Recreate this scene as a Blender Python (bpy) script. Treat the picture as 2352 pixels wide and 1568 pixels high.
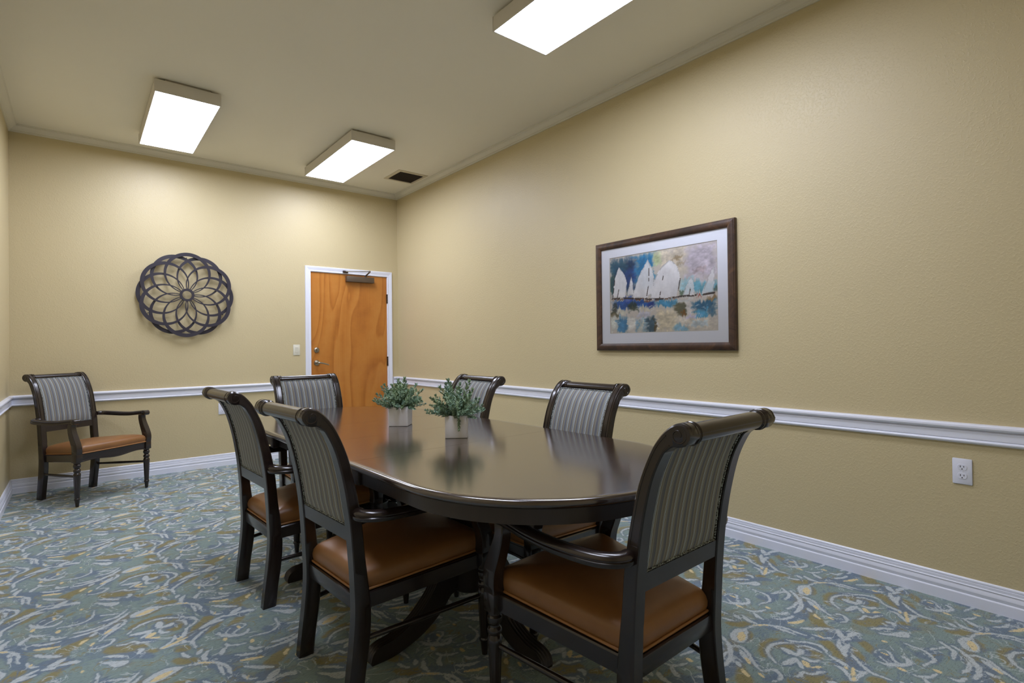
import bpy, bmesh, math, random
import numpy as np
from mathutils import Vector, Matrix

random.seed(7)
scene = bpy.context.scene
col = scene.collection
for o in list(bpy.data.objects):
    bpy.data.objects.remove(o, do_unlink=True)

# ------------------------------------------------------------------ camera
CAM_H = 1.18
YAW, PITCH, ROLL = 0.6820849, 0.0069718, 0.0112916
cam_data = bpy.data.cameras.new('camera')
cam = bpy.data.objects.new('camera', cam_data)
col.objects.link(cam)
cam_data.sensor_fit = 'HORIZONTAL'
cam_data.sensor_width = 36.0
cam_data.lens = 36.0 * 1224.617 / 2352.0
cam_data.clip_start = 0.05
fwd = Vector((math.sin(YAW) * math.cos(PITCH), math.cos(YAW) * math.cos(PITCH), math.sin(PITCH)))
r0 = Vector((math.cos(YAW), -math.sin(YAW), 0))
u0 = r0.cross(fwd)
right = r0 * math.cos(ROLL) - u0 * math.sin(ROLL)
up = r0 * math.sin(ROLL) + u0 * math.cos(ROLL)
M = Matrix((right, up, -fwd)).transposed().to_4x4()
M.translation = Vector((0, 0, CAM_H))
cam.matrix_world = M
scene.camera = cam

# ------------------------------------------------------------------ world, exposure
world = bpy.data.worlds.new('world')
scene.world = world
world.use_nodes = True
world.node_tree.nodes['Background'].inputs[0].default_value = (0.9, 0.95, 1.0, 1)
world.node_tree.nodes['Background'].inputs[1].default_value = 0.05
vs = scene.view_settings
vs.view_transform = 'Standard'
vs.look = 'None'
vs.gamma = 1.0
vs.use_curve_mapping = False
vs.exposure = 0.0
LAMP_STRENGTH = 20.3
LAMP_COLOR = (0.90, 0.95, 1.14)

# ------------------------------------------------------------------ room dimensions (metres)
XL, XR = -0.447, 3.074          # left wall, right wall
YB, YF = 6.026, -0.55            # back wall with the door, wall behind the camera
ZC = 3.055                      # ceiling
WT = 0.10


# ------------------------------------------------------------------ helpers
def lin(c):
    return tuple(((v / 255) / 12.92) if v / 255 <= 0.04045 else (((v / 255) + 0.055) / 1.055) ** 2.4 for v in c)


def new_mesh(name, verts, faces, mat=None, parent=None, smooth=None, weld=False):
    me = bpy.data.meshes.new(name)
    me.from_pydata([tuple(v) for v in verts], [], faces)
    bm = bmesh.new()
    bm.from_mesh(me)
    if weld:
        bmesh.ops.remove_doubles(bm, verts=bm.verts, dist=1e-6)
    bmesh.ops.recalc_face_normals(bm, faces=bm.faces)
    bm.to_mesh(me)
    bm.free()
    if smooth is not None:
        me.shade_smooth()
        me.set_sharp_from_angle(angle=math.radians(smooth))
    if mat:
        me.materials.append(mat)
    o = bpy.data.objects.new(name, me)
    col.objects.link(o)
    o.parent = parent
    return o


class MB:
    """collects geometry for ONE mesh object"""

    def __init__(self):
        self.v, self.f = [], []

    def add(self, verts, faces):
        k = len(self.v)
        self.v += [tuple(v) for v in verts]
        self.f += [tuple(i + k for i in f) for f in faces]
        return self

    def box(self, x0, x1, y0, y1, z0, z1, bev=0.0, seg=2):
        if bev <= 0:
            v = [(x, y, z) for z in (z0, z1) for y in (y0, y1) for x in (x0, x1)]
            return self.add(v, [(0, 2, 3, 1), (4, 5, 7, 6), (0, 1, 5, 4), (2, 6, 7, 3), (0, 4, 6, 2), (1, 3, 7, 5)])
        bm = bmesh.new()
        bmesh.ops.create_cube(bm, size=1)
        for w in bm.verts:
            w.co = Vector(((x0 + x1) / 2 + w.co.x * (x1 - x0), (y0 + y1) / 2 + w.co.y * (y1 - y0), (z0 + z1) / 2 + w.co.z * (z1 - z0)))
        bmesh.ops.bevel(bm, geom=bm.edges[:], offset=bev, segments=seg, profile=0.5, affect='EDGES')
        bm.verts.index_update()
        v = [tuple(w.co) for w in bm.verts]
        f = [tuple(w.index for w in q.verts) for q in bm.faces]
        bm.free()
        return self.add(v, f)

    def rings(self, rings, cap=True, closed=True, capends=(True, True)):
        n = len(rings[0])
        v = [p for r in rings for p in r]
        f = []
        for i in range(len(rings) - 1):
            for j in range(n if closed else n - 1):
                a, b = i * n + j, i * n + (j + 1) % n
                f.append((a, b, b + n, a + n))
        if cap and closed:
            if capends[0]:
                f.append(tuple(range(n)))
            if capends[1]:
                f.append(tuple((len(rings) - 1) * n + j for j in range(n)))
        return self.add(v, f)

    def lathe(self, prof, c=(0, 0, 0), axis='z', seg=24, cap=True):
        """prof: (radius, height)"""
        rs = []
        for r, h in prof:
            ring = []
            for k in range(seg):
                a = 2 * math.pi * k / seg
                p, q = r * math.cos(a), r * math.sin(a)
                if axis == 'z':
                    ring.append((c[0] + p, c[1] + q, c[2] + h))
                elif axis == 'x':
                    ring.append((c[0] + h, c[1] + p, c[2] + q))
                else:
                    ring.append((c[0] + p, c[1] + h, c[2] + q))
            rs.append(ring)
        return self.rings(rs, cap)

    def tube(self, pts, rad, seg=8, cap=True, closed=False):
        """round tube along a polyline; rad number or list"""
        P = [Vector(p) for p in pts]
        n = len(P)
        rr = rad if isinstance(rad, (list, tuple)) else [rad] * n
        rs = []
        nrm = None
        for i in range(n):
            a = P[(i - 1) % n] if (closed or i > 0) else P[i]
            b = P[(i + 1) % n] if (closed or i < n - 1) else P[i]
            t = (b - a).normalized()
            if nrm is None:
                ref = Vector((0, 0, 1)) if abs(t.z) < 0.9 else Vector((1, 0, 0))
                nrm = (ref - t * ref.dot(t)).normalized()
            else:
                nrm = (nrm - t * nrm.dot(t)).normalized()
            bi = t.cross(nrm)
            rs.append([P[i] + nrm * (rr[i] * math.cos(2 * math.pi * k / seg)) + bi * (rr[i] * math.sin(2 * math.pi * k / seg)) for k in range(seg)])
        if closed:
            rs.append(rs[0])
            return self.rings(rs, cap=False)
        return self.rings(rs, cap)

    def sweep(self, pts, section, upv=(0, 0, 1), cap=True):
        """section: list of (side, up) points, swept along pts"""
        P = [Vector(p) for p in pts]
        n = len(P)
        rs = []
        U = Vector(upv)
        for i in range(n):
            t = (P[min(i + 1, n - 1)] - P[max(i - 1, 0)]).normalized()
            side = t.cross(U).normalized()
            uu = side.cross(t).normalized()
            sec = section(i / (n - 1)) if callable(section) else section
            rs.append([P[i] + side * a + uu * b for a, b in sec])
        return self.rings(rs, cap)

    def build(self, name, mat, parent=None, smooth=None, weld=False):
        return new_mesh(name, self.v, self.f, mat, parent, smooth, weld)


def tag(o, label=None, cat=None, group=None, kind=None):
    if label:
        o['label'] = label
    if cat:
        o['category'] = cat
    if group:
        o['group'] = group
    if kind:
        o['kind'] = kind
    return o


def empty(name, loc=(0, 0, 0), rz=0.0):
    o = bpy.data.objects.new(name, None)
    o.empty_display_size = 0.1
    col.objects.link(o)
    o.location = loc
    o.rotation_euler = (0, 0, rz)
    return o


def copy_tree(o, parent=None):
    c = o.copy()
    col.objects.link(c)
    c.parent = parent
    for ch in list(o.children):
        copy_tree(ch, c)
    return c


def catmull(pts, n=8):
    P = [Vector(p) for p in pts]
    out = []
    for i in range(len(P) - 1):
        a = P[max(i - 1, 0)]
        b, c = P[i], P[i + 1]
        d = P[min(i + 2, len(P) - 1)]
        for k in range(n):
            t = k / n
            out.append(0.5 * ((2 * b) + (c - a) * t + (2 * a - 5 * b + 4 * c - d) * t * t + (3 * b - a - 3 * c + d) * t ** 3))
    out.append(P[-1])
    return out


# ------------------------------------------------------------------ materials
class NT:
    def __init__(self, name):
        self.m = bpy.data.materials.new(name)
        self.m.use_nodes = True
        self.t = self.m.node_tree
        self.t.nodes.clear()
        self.out = self.n('ShaderNodeOutputMaterial')

    def n(self, typ, **kw):
        nd = self.t.nodes.new(typ)
        for k, v in kw.items():
            setattr(nd, k, v)
        return nd

    def link(self, a, b):
        self.t.links.new(a, b)

    def val(self, node, key, v):
        if hasattr(v, 'is_linked') or hasattr(v, 'links'):
            self.link(v, node.inputs[key])
        else:
            node.inputs[key].default_value = v

    def math(self, op, a, b=None, c=None, clamp=False):
        nd = self.n('ShaderNodeMath', operation=op, use_clamp=clamp)
        self.val(nd, 0, a)
        if b is not None:
            self.val(nd, 1, b)
        if c is not None:
            self.val(nd, 2, c)
        return nd.outputs[0]

    def mix(self, fac, a, b, blend='MIX'):
        nd = self.n('ShaderNodeMix', data_type='RGBA', blend_type=blend)
        self.val(nd, 0, fac)
        self.val(nd, 6, a if not isinstance(a, tuple) or len(a) == 4 else a + (1,))
        self.val(nd, 7, b if not isinstance(b, tuple) or len(b) == 4 else b + (1,))
        return nd.outputs[2]

    def noise(self, vec=None, scale=5.0, detail=2.0, rough=0.5, dist=0.0):
        nd = self.n('ShaderNodeTexNoise')
        if vec is not None:
            self.link(vec, nd.inputs['Vector'])
        nd.inputs['Scale'].default_value = scale
        nd.inputs['Detail'].default_value = detail
        nd.inputs['Roughness'].default_value = rough
        nd.inputs['Distortion'].default_value = dist
        return nd.outputs['Fac']

    def ramp(self, fac, stops, interp='LINEAR'):
        nd = self.n('ShaderNodeValToRGB')
        cr = nd.color_ramp
        cr.interpolation = interp
        while len(cr.elements) < len(stops):
            cr.elements.new(0.5)
        for e, (p, c) in zip(cr.elements, stops):
            e.position = p
            e.color = tuple(c) + (1,) if len(c) == 3 else c
        self.link(fac, nd.inputs[0])
        return nd.outputs[0]

    def step(self, x, lo, hi):
        nd = self.n('ShaderNodeMapRange', interpolation_type='SMOOTHSTEP')
        self.val(nd, 0, x)
        nd.inputs[1].default_value = lo
        nd.inputs[2].default_value = hi
        return nd.outputs[0]

    def obj(self):
        return self.n('ShaderNodeTexCoord').outputs['Object']

    def mapping(self, vec, scale=(1, 1, 1), rot=(0, 0, 0), loc=(0, 0, 0)):
        nd = self.n('ShaderNodeMapping')
        self.link(vec, nd.inputs[0])
        nd.inputs[1].default_value = loc
        nd.inputs[2].default_value = rot
        nd.inputs[3].default_value = scale
        return nd.outputs[0]

    def bump(self, h, strength=0.3, dist=0.01):
        nd = self.n('ShaderNodeBump')
        nd.inputs['Strength'].default_value = strength
        nd.inputs['Distance'].default_value = dist
        self.link(h, nd.inputs['Height'])
        return nd.outputs[0]

    def principled(self, color, rough=0.5, metal=0.0, spec=0.5, normal=None, coat=0.0, coat_rough=0.1, sheen=0.0):
        b = self.n('ShaderNodeBsdfPrincipled')
        self.val(b, 'Base Color', color + (1,) if isinstance(color, tuple) and len(color) == 3 else color)
        self.val(b, 'Roughness', rough)
        b.inputs['Metallic'].default_value = metal
        b.inputs['Specular IOR Level'].default_value = spec
        b.inputs['Coat Weight'].default_value = coat
        b.inputs['Coat Roughness'].default_value = coat_rough
        b.inputs['Sheen Weight'].default_value = sheen
        if normal is not None:
            self.link(normal, b.inputs['Normal'])
        self.link(b.outputs[0], self.out.inputs[0])
        return self.m


def plain(name, color, rough=0.5, metal=0.0, spec=0.5, coat=0.0, vary=0.06, scale=12.0):
    t = NT(name)
    nz = t.noise(t.obj(), scale, 3)
    c = t.mix(nz, tuple(max(0, v * (1 - vary)) for v in color), tuple(min(1, v * (1 + vary)) for v in color))
    return t.principled(c, rough, metal, spec, coat=coat)


def mat_wall():
    t = NT('tan_orange_peel_paint')
    v = t.obj()
    base = lin((202, 187, 147))
    c = t.mix(t.noise(v, 1.3, 3), tuple(x * 0.97 for x in base), tuple(x * 1.03 for x in base))
    a = t.noise(v, 95, 4, 0.55, 0.6)
    b = t.noise(v, 260, 2)
    h = t.math('ADD', t.step(a, 0.45, 0.72), t.math('MULTIPLY', b, 0.35))
    return t.principled(c, 0.42, spec=0.45, normal=t.bump(h, 0.35, 0.0022))


def mat_ceiling():
    t = NT('cream_ceiling_paint')
    v = t.obj()
    base = lin((236, 231, 214))
    c = t.mix(t.noise(v, 1.0, 2), tuple(x * 0.97 for x in base), tuple(x * 1.03 for x in base))
    return t.principled(c, 0.7, spec=0.3, normal=t.bump(t.noise(v, 120, 3), 0.15, 0.001))


def mat_carpet():
    t = NT('patterned_carpet')
    v = t.obj()
    fib = t.noise(v, 420, 2, 0.6)
    edge = t.math('MULTIPLY', t.math('SUBTRACT', t.noise(v, 48, 4, 0.65), 0.5), 0.022)
    streak = t.noise(t.mapping(v, (22, 130, 1), (0, 0, 0.2)), 1.0, 4, 0.65)
    soft = t.noise(v, 3.5, 3)
    cloud = t.noise(t.mapping(v, (5, 9, 1), (0, 0, 0.5)), 1.0, 4, 0.6, 1.2)

    def attr(n):
        a = t.n('ShaderNodeAttribute', attribute_name=n)
        return t.math('ADD', a.outputs['Fac'], edge)
    teal = t.mix(streak, lin((116, 138, 138)), lin((154, 172, 168)))
    teal = t.mix(t.math('MULTIPLY', soft, 0.5), teal, lin((130, 148, 140)))
    # thin olive and blue streaks woven through the ground
    teal = t.mix(t.math('MULTIPLY', t.step(cloud, 0.53, 0.66), 0.42), teal, lin((140, 132, 96)))
    teal = t.mix(t.math('MULTIPLY', t.step(cloud, 0.44, 0.34), 0.45), teal, lin((112, 130, 148)))
    olive = t.mix(streak, lin((124, 112, 66)), lin((164, 152, 100)))
    blue = t.mix(streak, lin((92, 112, 136)), lin((128, 144, 160)))
    white = t.mix(streak, lin((172, 184, 190)), lin((212, 218, 218)))
    yel = t.mix(streak, lin((212, 194, 142)), lin((234, 218, 176)))
    c = t.mix(t.math('MULTIPLY', t.step(attr('sdf_olive'), 0.010, -0.006), 0.85), teal, olive)
    c = t.mix(t.math('MULTIPLY', t.step(attr('sdf_blue'), 0.010, -0.006), 0.88), c, blue)
    # slim blue outline under the pale strokes
    c = t.mix(t.math('MULTIPLY', t.step(attr('sdf_white'), 0.016, 0.004), 0.5), c, blue)
    # fine broken scroll lines between the large motifs
    sw = t.noise(t.mapping(v, (7, 7, 1), (0, 0, 0.4), (1.7, 0.4, 0)), 1.0, 3, 0.5, 2.2)
    line = t.math('MULTIPLY', t.step(t.math('ABSOLUTE', t.math('SUBTRACT', sw, 0.5)), 0.022, 0.006), t.step(t.noise(v, 9, 2), 0.46, 0.56))
    c = t.mix(t.math('MULTIPLY', line, 0.75), c, white)
    line2 = t.math('MULTIPLY', t.step(t.math('ABSOLUTE', t.math('SUBTRACT', sw, 0.42)), 0.022, 0.006), t.step(t.noise(v, 8, 2), 0.50, 0.60))
    c = t.mix(t.math('MULTIPLY', line2, 0.7), c, olive)
    line3 = t.math('MULTIPLY', t.step(t.math('ABSOLUTE', t.math('SUBTRACT', sw, 0.57)), 0.030, 0.008), t.step(t.noise(v, 7, 2), 0.48, 0.58))
    c = t.mix(t.math('MULTIPLY', line3, 0.7), c, blue)
    c = t.mix(t.step(attr('sdf_white'), 0.003, -0.003), c, white)
    c = t.mix(t.step(attr('sdf_yellow'), 0.003, -0.003), c, yel)
    c = t.mix(0.30, c, t.mix(fib, (0.35, 0.35, 0.35), (1.45, 1.45, 1.45)), 'MULTIPLY')
    dark = t.math('MULTIPLY', t.step(t.noise(t.mapping(v, (60, 300, 1), (0, 0, 0.2)), 1.0, 2), 0.54, 0.68), 0.50)
    c = t.mix(dark, c, lin((78, 84, 76)))
    return t.principled(c, 0.95, spec=0.1, normal=t.bump(t.math('ADD', fib, streak), 0.5, 0.004), sheen=0.15)


def mat_trim():
    t = NT('white_trim_paint')
    return t.principled(t.mix(t.noise(t.obj(), 4, 2), lin((228, 231, 243)), lin((234, 237, 249))), 0.33, spec=0.5)


def mat_crown():
    t = NT('cream_crown_paint')
    return t.principled(t.mix(t.noise(t.obj(), 4, 2), lin((214, 209, 192)), lin((220, 215, 198))), 0.45, spec=0.4)


def mat_espresso(name='espresso_wood', rough=0.3, coat=0.0, c0=(26, 20, 18), c1=(44, 32, 28), spec=0.5):
    t = NT(name)
    v = t.obj()
    g = t.noise(t.mapping(v, (30, 30, 4)), 1.0, 4, 0.6, 0.5)
    c = t.mix(g, lin(c0), lin(c1))
    r = t.math('ADD', t.math('MULTIPLY', t.noise(v, 14, 3), 0.06), rough - 0.03)
    return t.principled(c, r, spec=spec, coat=coat, coat_rough=0.12)


def mat_tabletop():
    t = NT('espresso_tabletop')
    v = t.obj()
    g = t.noise(t.mapping(v, (4, 34, 4)), 1.0, 5, 0.65, 0.4)
    c = t.mix(g, lin((30, 20, 16)), lin((56, 38, 30)))
    r = t.math('ADD', t.math('MULTIPLY', t.noise(v, 9, 3), 0.05), 0.155)
    sm = t.noise(t.mapping(v, (3, 26, 1)), 1.0, 3)
    return t.principled(c, r, spec=0.9, coat=0.8, coat_rough=0.15, normal=t.bump(sm, 0.04, 0.001))


def mat_leather():
    t = NT('tan_brown_leather')
    v = t.obj()
    c = t.mix(t.noise(v, 7, 4, 0.6), lin((122, 82, 44)), lin((152, 106, 62)))
    vo = t.n('ShaderNodeTexVoronoi', feature='DISTANCE_TO_EDGE')
    t.link(v, vo.inputs['Vector'])
    vo.inputs['Scale'].default_value = 420
    h = t.math('ADD', t.math('MULTIPLY', vo.outputs['Distance'], 0.6), t.noise(v, 14, 3))
    return t.principled(c, 0.36, spec=0.5, normal=t.bump(h, 0.12, 0.003))


def mat_stripes():
    """woven stripes running up the chair back, 47 mm repeat"""
    t = NT('striped_upholstery')
    v = t.obj()
    sx = t.n('ShaderNodeSeparateXYZ')
    t.link(v, sx.inputs[0])
    u = t.math('FRACT', t.math('ADD', t.math('MULTIPLY', sx.outputs[0], 1 / 0.0405), 20.27))
    taupe, slate, sage, pale = lin((120, 115, 106)), lin((95, 101, 117)), lin((140, 141, 132)), lin((190, 203, 206))
    c = t.ramp(u, [(0.0, taupe), (0.16, taupe), (0.17, pale), (0.205, pale), (0.21, slate), (0.265, slate), (0.27, pale), (0.305, pale), (0.31, taupe),
                   (0.47, sage), (0.55, slate), (0.60, taupe), (0.66, slate), (0.74, slate), (0.80, taupe), (0.88, sage), (0.94, taupe), (1.0, taupe)])
    w = t.noise(t.mapping(v, (900, 900, 700)), 1.0, 2)
    c = t.mix(0.35, c, t.mix(w, (0.5, 0.5, 0.5), (1.4, 1.4, 1.4)), 'MULTIPLY')
    return t.principled(c, 0.72, spec=0.25, normal=t.bump(w, 0.25, 0.002), sheen=0.1)


def mat_braid():
    t = NT('speckled_braid')
    n = t.noise(t.obj(), 260, 2)
    return t.principled(t.mix(t.step(n, 0.46, 0.60), lin((44, 44, 46)), lin((168, 178, 176))), 0.8)


def mat_door():
    t = NT('honey_wood_veneer')
    v = t.obj()
    # long stretched noise read as contour bands: cathedral figure of rotary cut veneer
    n = t.noise(t.mapping(v, (2.4, 1, 0.55), (0, 0.10, 0), (0.3, 0, 0.4)), 1.0, 2, 0.45, 0.6)
    bands = t.math('FRACT', t.math('MULTIPLY', n, 8.0))
    saw = t.math('MULTIPLY', t.math('POWER', bands, 2.0), t.step(bands, 1.0, 0.86))
    fine = t.noise(t.mapping(v, (70, 1, 2.2)), 1.0, 3, 0.6)
    blot = t.noise(v, 9, 3, 0.6)
    f = t.math('ADD', t.math('MULTIPLY', saw, 0.45), t.math('MULTIPLY', fine, 0.22))
    f = t.math('ADD', f, t.math('MULTIPLY', blot, 0.35))
    c = t.ramp(f, [(0.15, lin((198, 134, 62))), (0.45, lin((186, 118, 48))), (0.75, lin((160, 94, 34)))])
    return t.principled(c, 0.32, spec=0.5)


def mat_frame():
    t = NT('weathered_brown_frame')
    v = t.obj()
    n = t.noise(t.mapping(v, (8, 8, 8)), 1.0, 5, 0.7, 1.0)
    c = t.ramp(n, [(0.3, lin((44, 32, 26))), (0.55, lin((74, 52, 38))), (0.75, lin((112, 80, 52)))])
    return t.principled(c, 0.42, spec=0.45)


def mat_metal(name, c, rough=0.35):
    t = NT(name)
    return t.principled(t.mix(t.noise(t.obj(), 40, 2), lin(tuple(int(x * .92) for x in c)), lin(c)), rough, metal=1.0)


def mat_emit(name, color, strength):
    t = NT(name)
    e = t.n('ShaderNodeEmission')
    e.inputs[0].default_value = color + (1,)
    e.inputs[1].default_value = strength
    t.link(e.outputs[0], t.out.inputs[0])
    return t.m


def mat_glass():
    t = NT('picture_glass')
    tr = t.n('ShaderNodeBsdfTransparent')
    gl = t.n('ShaderNodeBsdfGlossy')
    gl.inputs['Roughness'].default_value = 0.12
    fr = t.n('ShaderNodeFresnel')
    fr.inputs[0].default_value = 1.22
    mx = t.n('ShaderNodeMixShader')
    t.link(fr.outputs[0], mx.inputs[0])
    t.link(tr.outputs[0], mx.inputs[1])
    t.link(gl.outputs[0], mx.inputs[2])
    t.link(mx.outputs[0], t.out.inputs[0])
    return t.m


def mat_print():
    t = NT('sailing_print')
    a = t.n('ShaderNodeAttribute', attribute_name='paint')
    n = t.noise(t.mapping(t.obj(), (1, 60, 60)), 1.0, 4, 0.65)
    c = t.mix(0.25, a.outputs['Color'], t.mix(n, (0.6, 0.6, 0.6), (1.4, 1.4, 1.4)), 'MULTIPLY')
    return t.principled(c, 0.55, spec=0.3)


def mat_leaf():
    t = NT('plant_leaf')
    info = t.n('ShaderNodeObjectInfo')
    n = t.noise(t.obj(), 60, 2)
    c = t.mix(t.step(n, 0.3, 0.7), lin((82, 112, 72)), lin((184, 202, 162)))
    c2 = t.mix(t.step(n, 0.3, 0.7), lin((80, 114, 96)), lin((178, 204, 184)))
    return t.principled(t.mix(info.outputs['Random'], c, c2), 0.4, spec=0.5)


MAT = dict(
    wall=mat_wall(), ceiling=mat_ceiling(), carpet=mat_carpet(), trim=mat_trim(), crown=mat_crown(),
    wood=mat_espresso('espresso_wood', 0.24, 0.3), table_wood=mat_espresso('espresso_table_base', 0.40, 0.15, (32, 26, 23), (50, 39, 34)), top=mat_tabletop(),
    leather=mat_leather(), welt=plain('leather_welt', lin((158, 110, 62)), 0.45),
    stripes=mat_stripes(), braid=mat_braid(), door=mat_door(), frame=mat_frame(),
    nickel=mat_metal('satin_nickel', (176, 168, 152), 0.3), bronze=plain('bronze_paint', lin((96, 82, 68)), 0.45, 0.3),
    dark_metal=plain('dark_hinge', lin((62, 48, 42)), 0.45, 0.5),
    plastic=plain('white_plastic', lin((228, 230, 242)), 0.35, vary=0.01), slot=plain('socket_slot', lin((30, 30, 32)), 0.6),
    ivory=plain('ivory_plastic', lin((222, 218, 200)), 0.35, vary=0.01),
    rosette=plain('dark_violet_metal', lin((44, 40, 50)), 0.42, 0.0, 0.5), mat_board=plain('white_mat_board', lin((229, 232, 242)), 0.8, vary=0.01),
    mat_bevel=plain('mat_bevel', lin((196, 190, 182)), 0.8, vary=0.01),
    paint=mat_print(), glass=mat_glass(), leaf=mat_leaf(), stem=plain('plant_stem', lin((70, 78, 52)), 0.7),
    ceramic=plain('white_glazed_ceramic', lin((238, 236, 238)), 0.18, vary=0.02, coat=0.3), soil=plain('dark_soil', lin((46, 40, 32)), 0.95),
    housing=plain('white_lamp_housing', lin((214, 208, 196)), 0.45, vary=0.02), diffuser=mat_emit('lit_diffuser', LAMP_COLOR, LAMP_STRENGTH),
    grille=plain('dark_vent_mesh', lin((56, 46, 36)), 0.8), vent=plain('vent_paint', lin((200, 190, 165)), 0.5),
)

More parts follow.
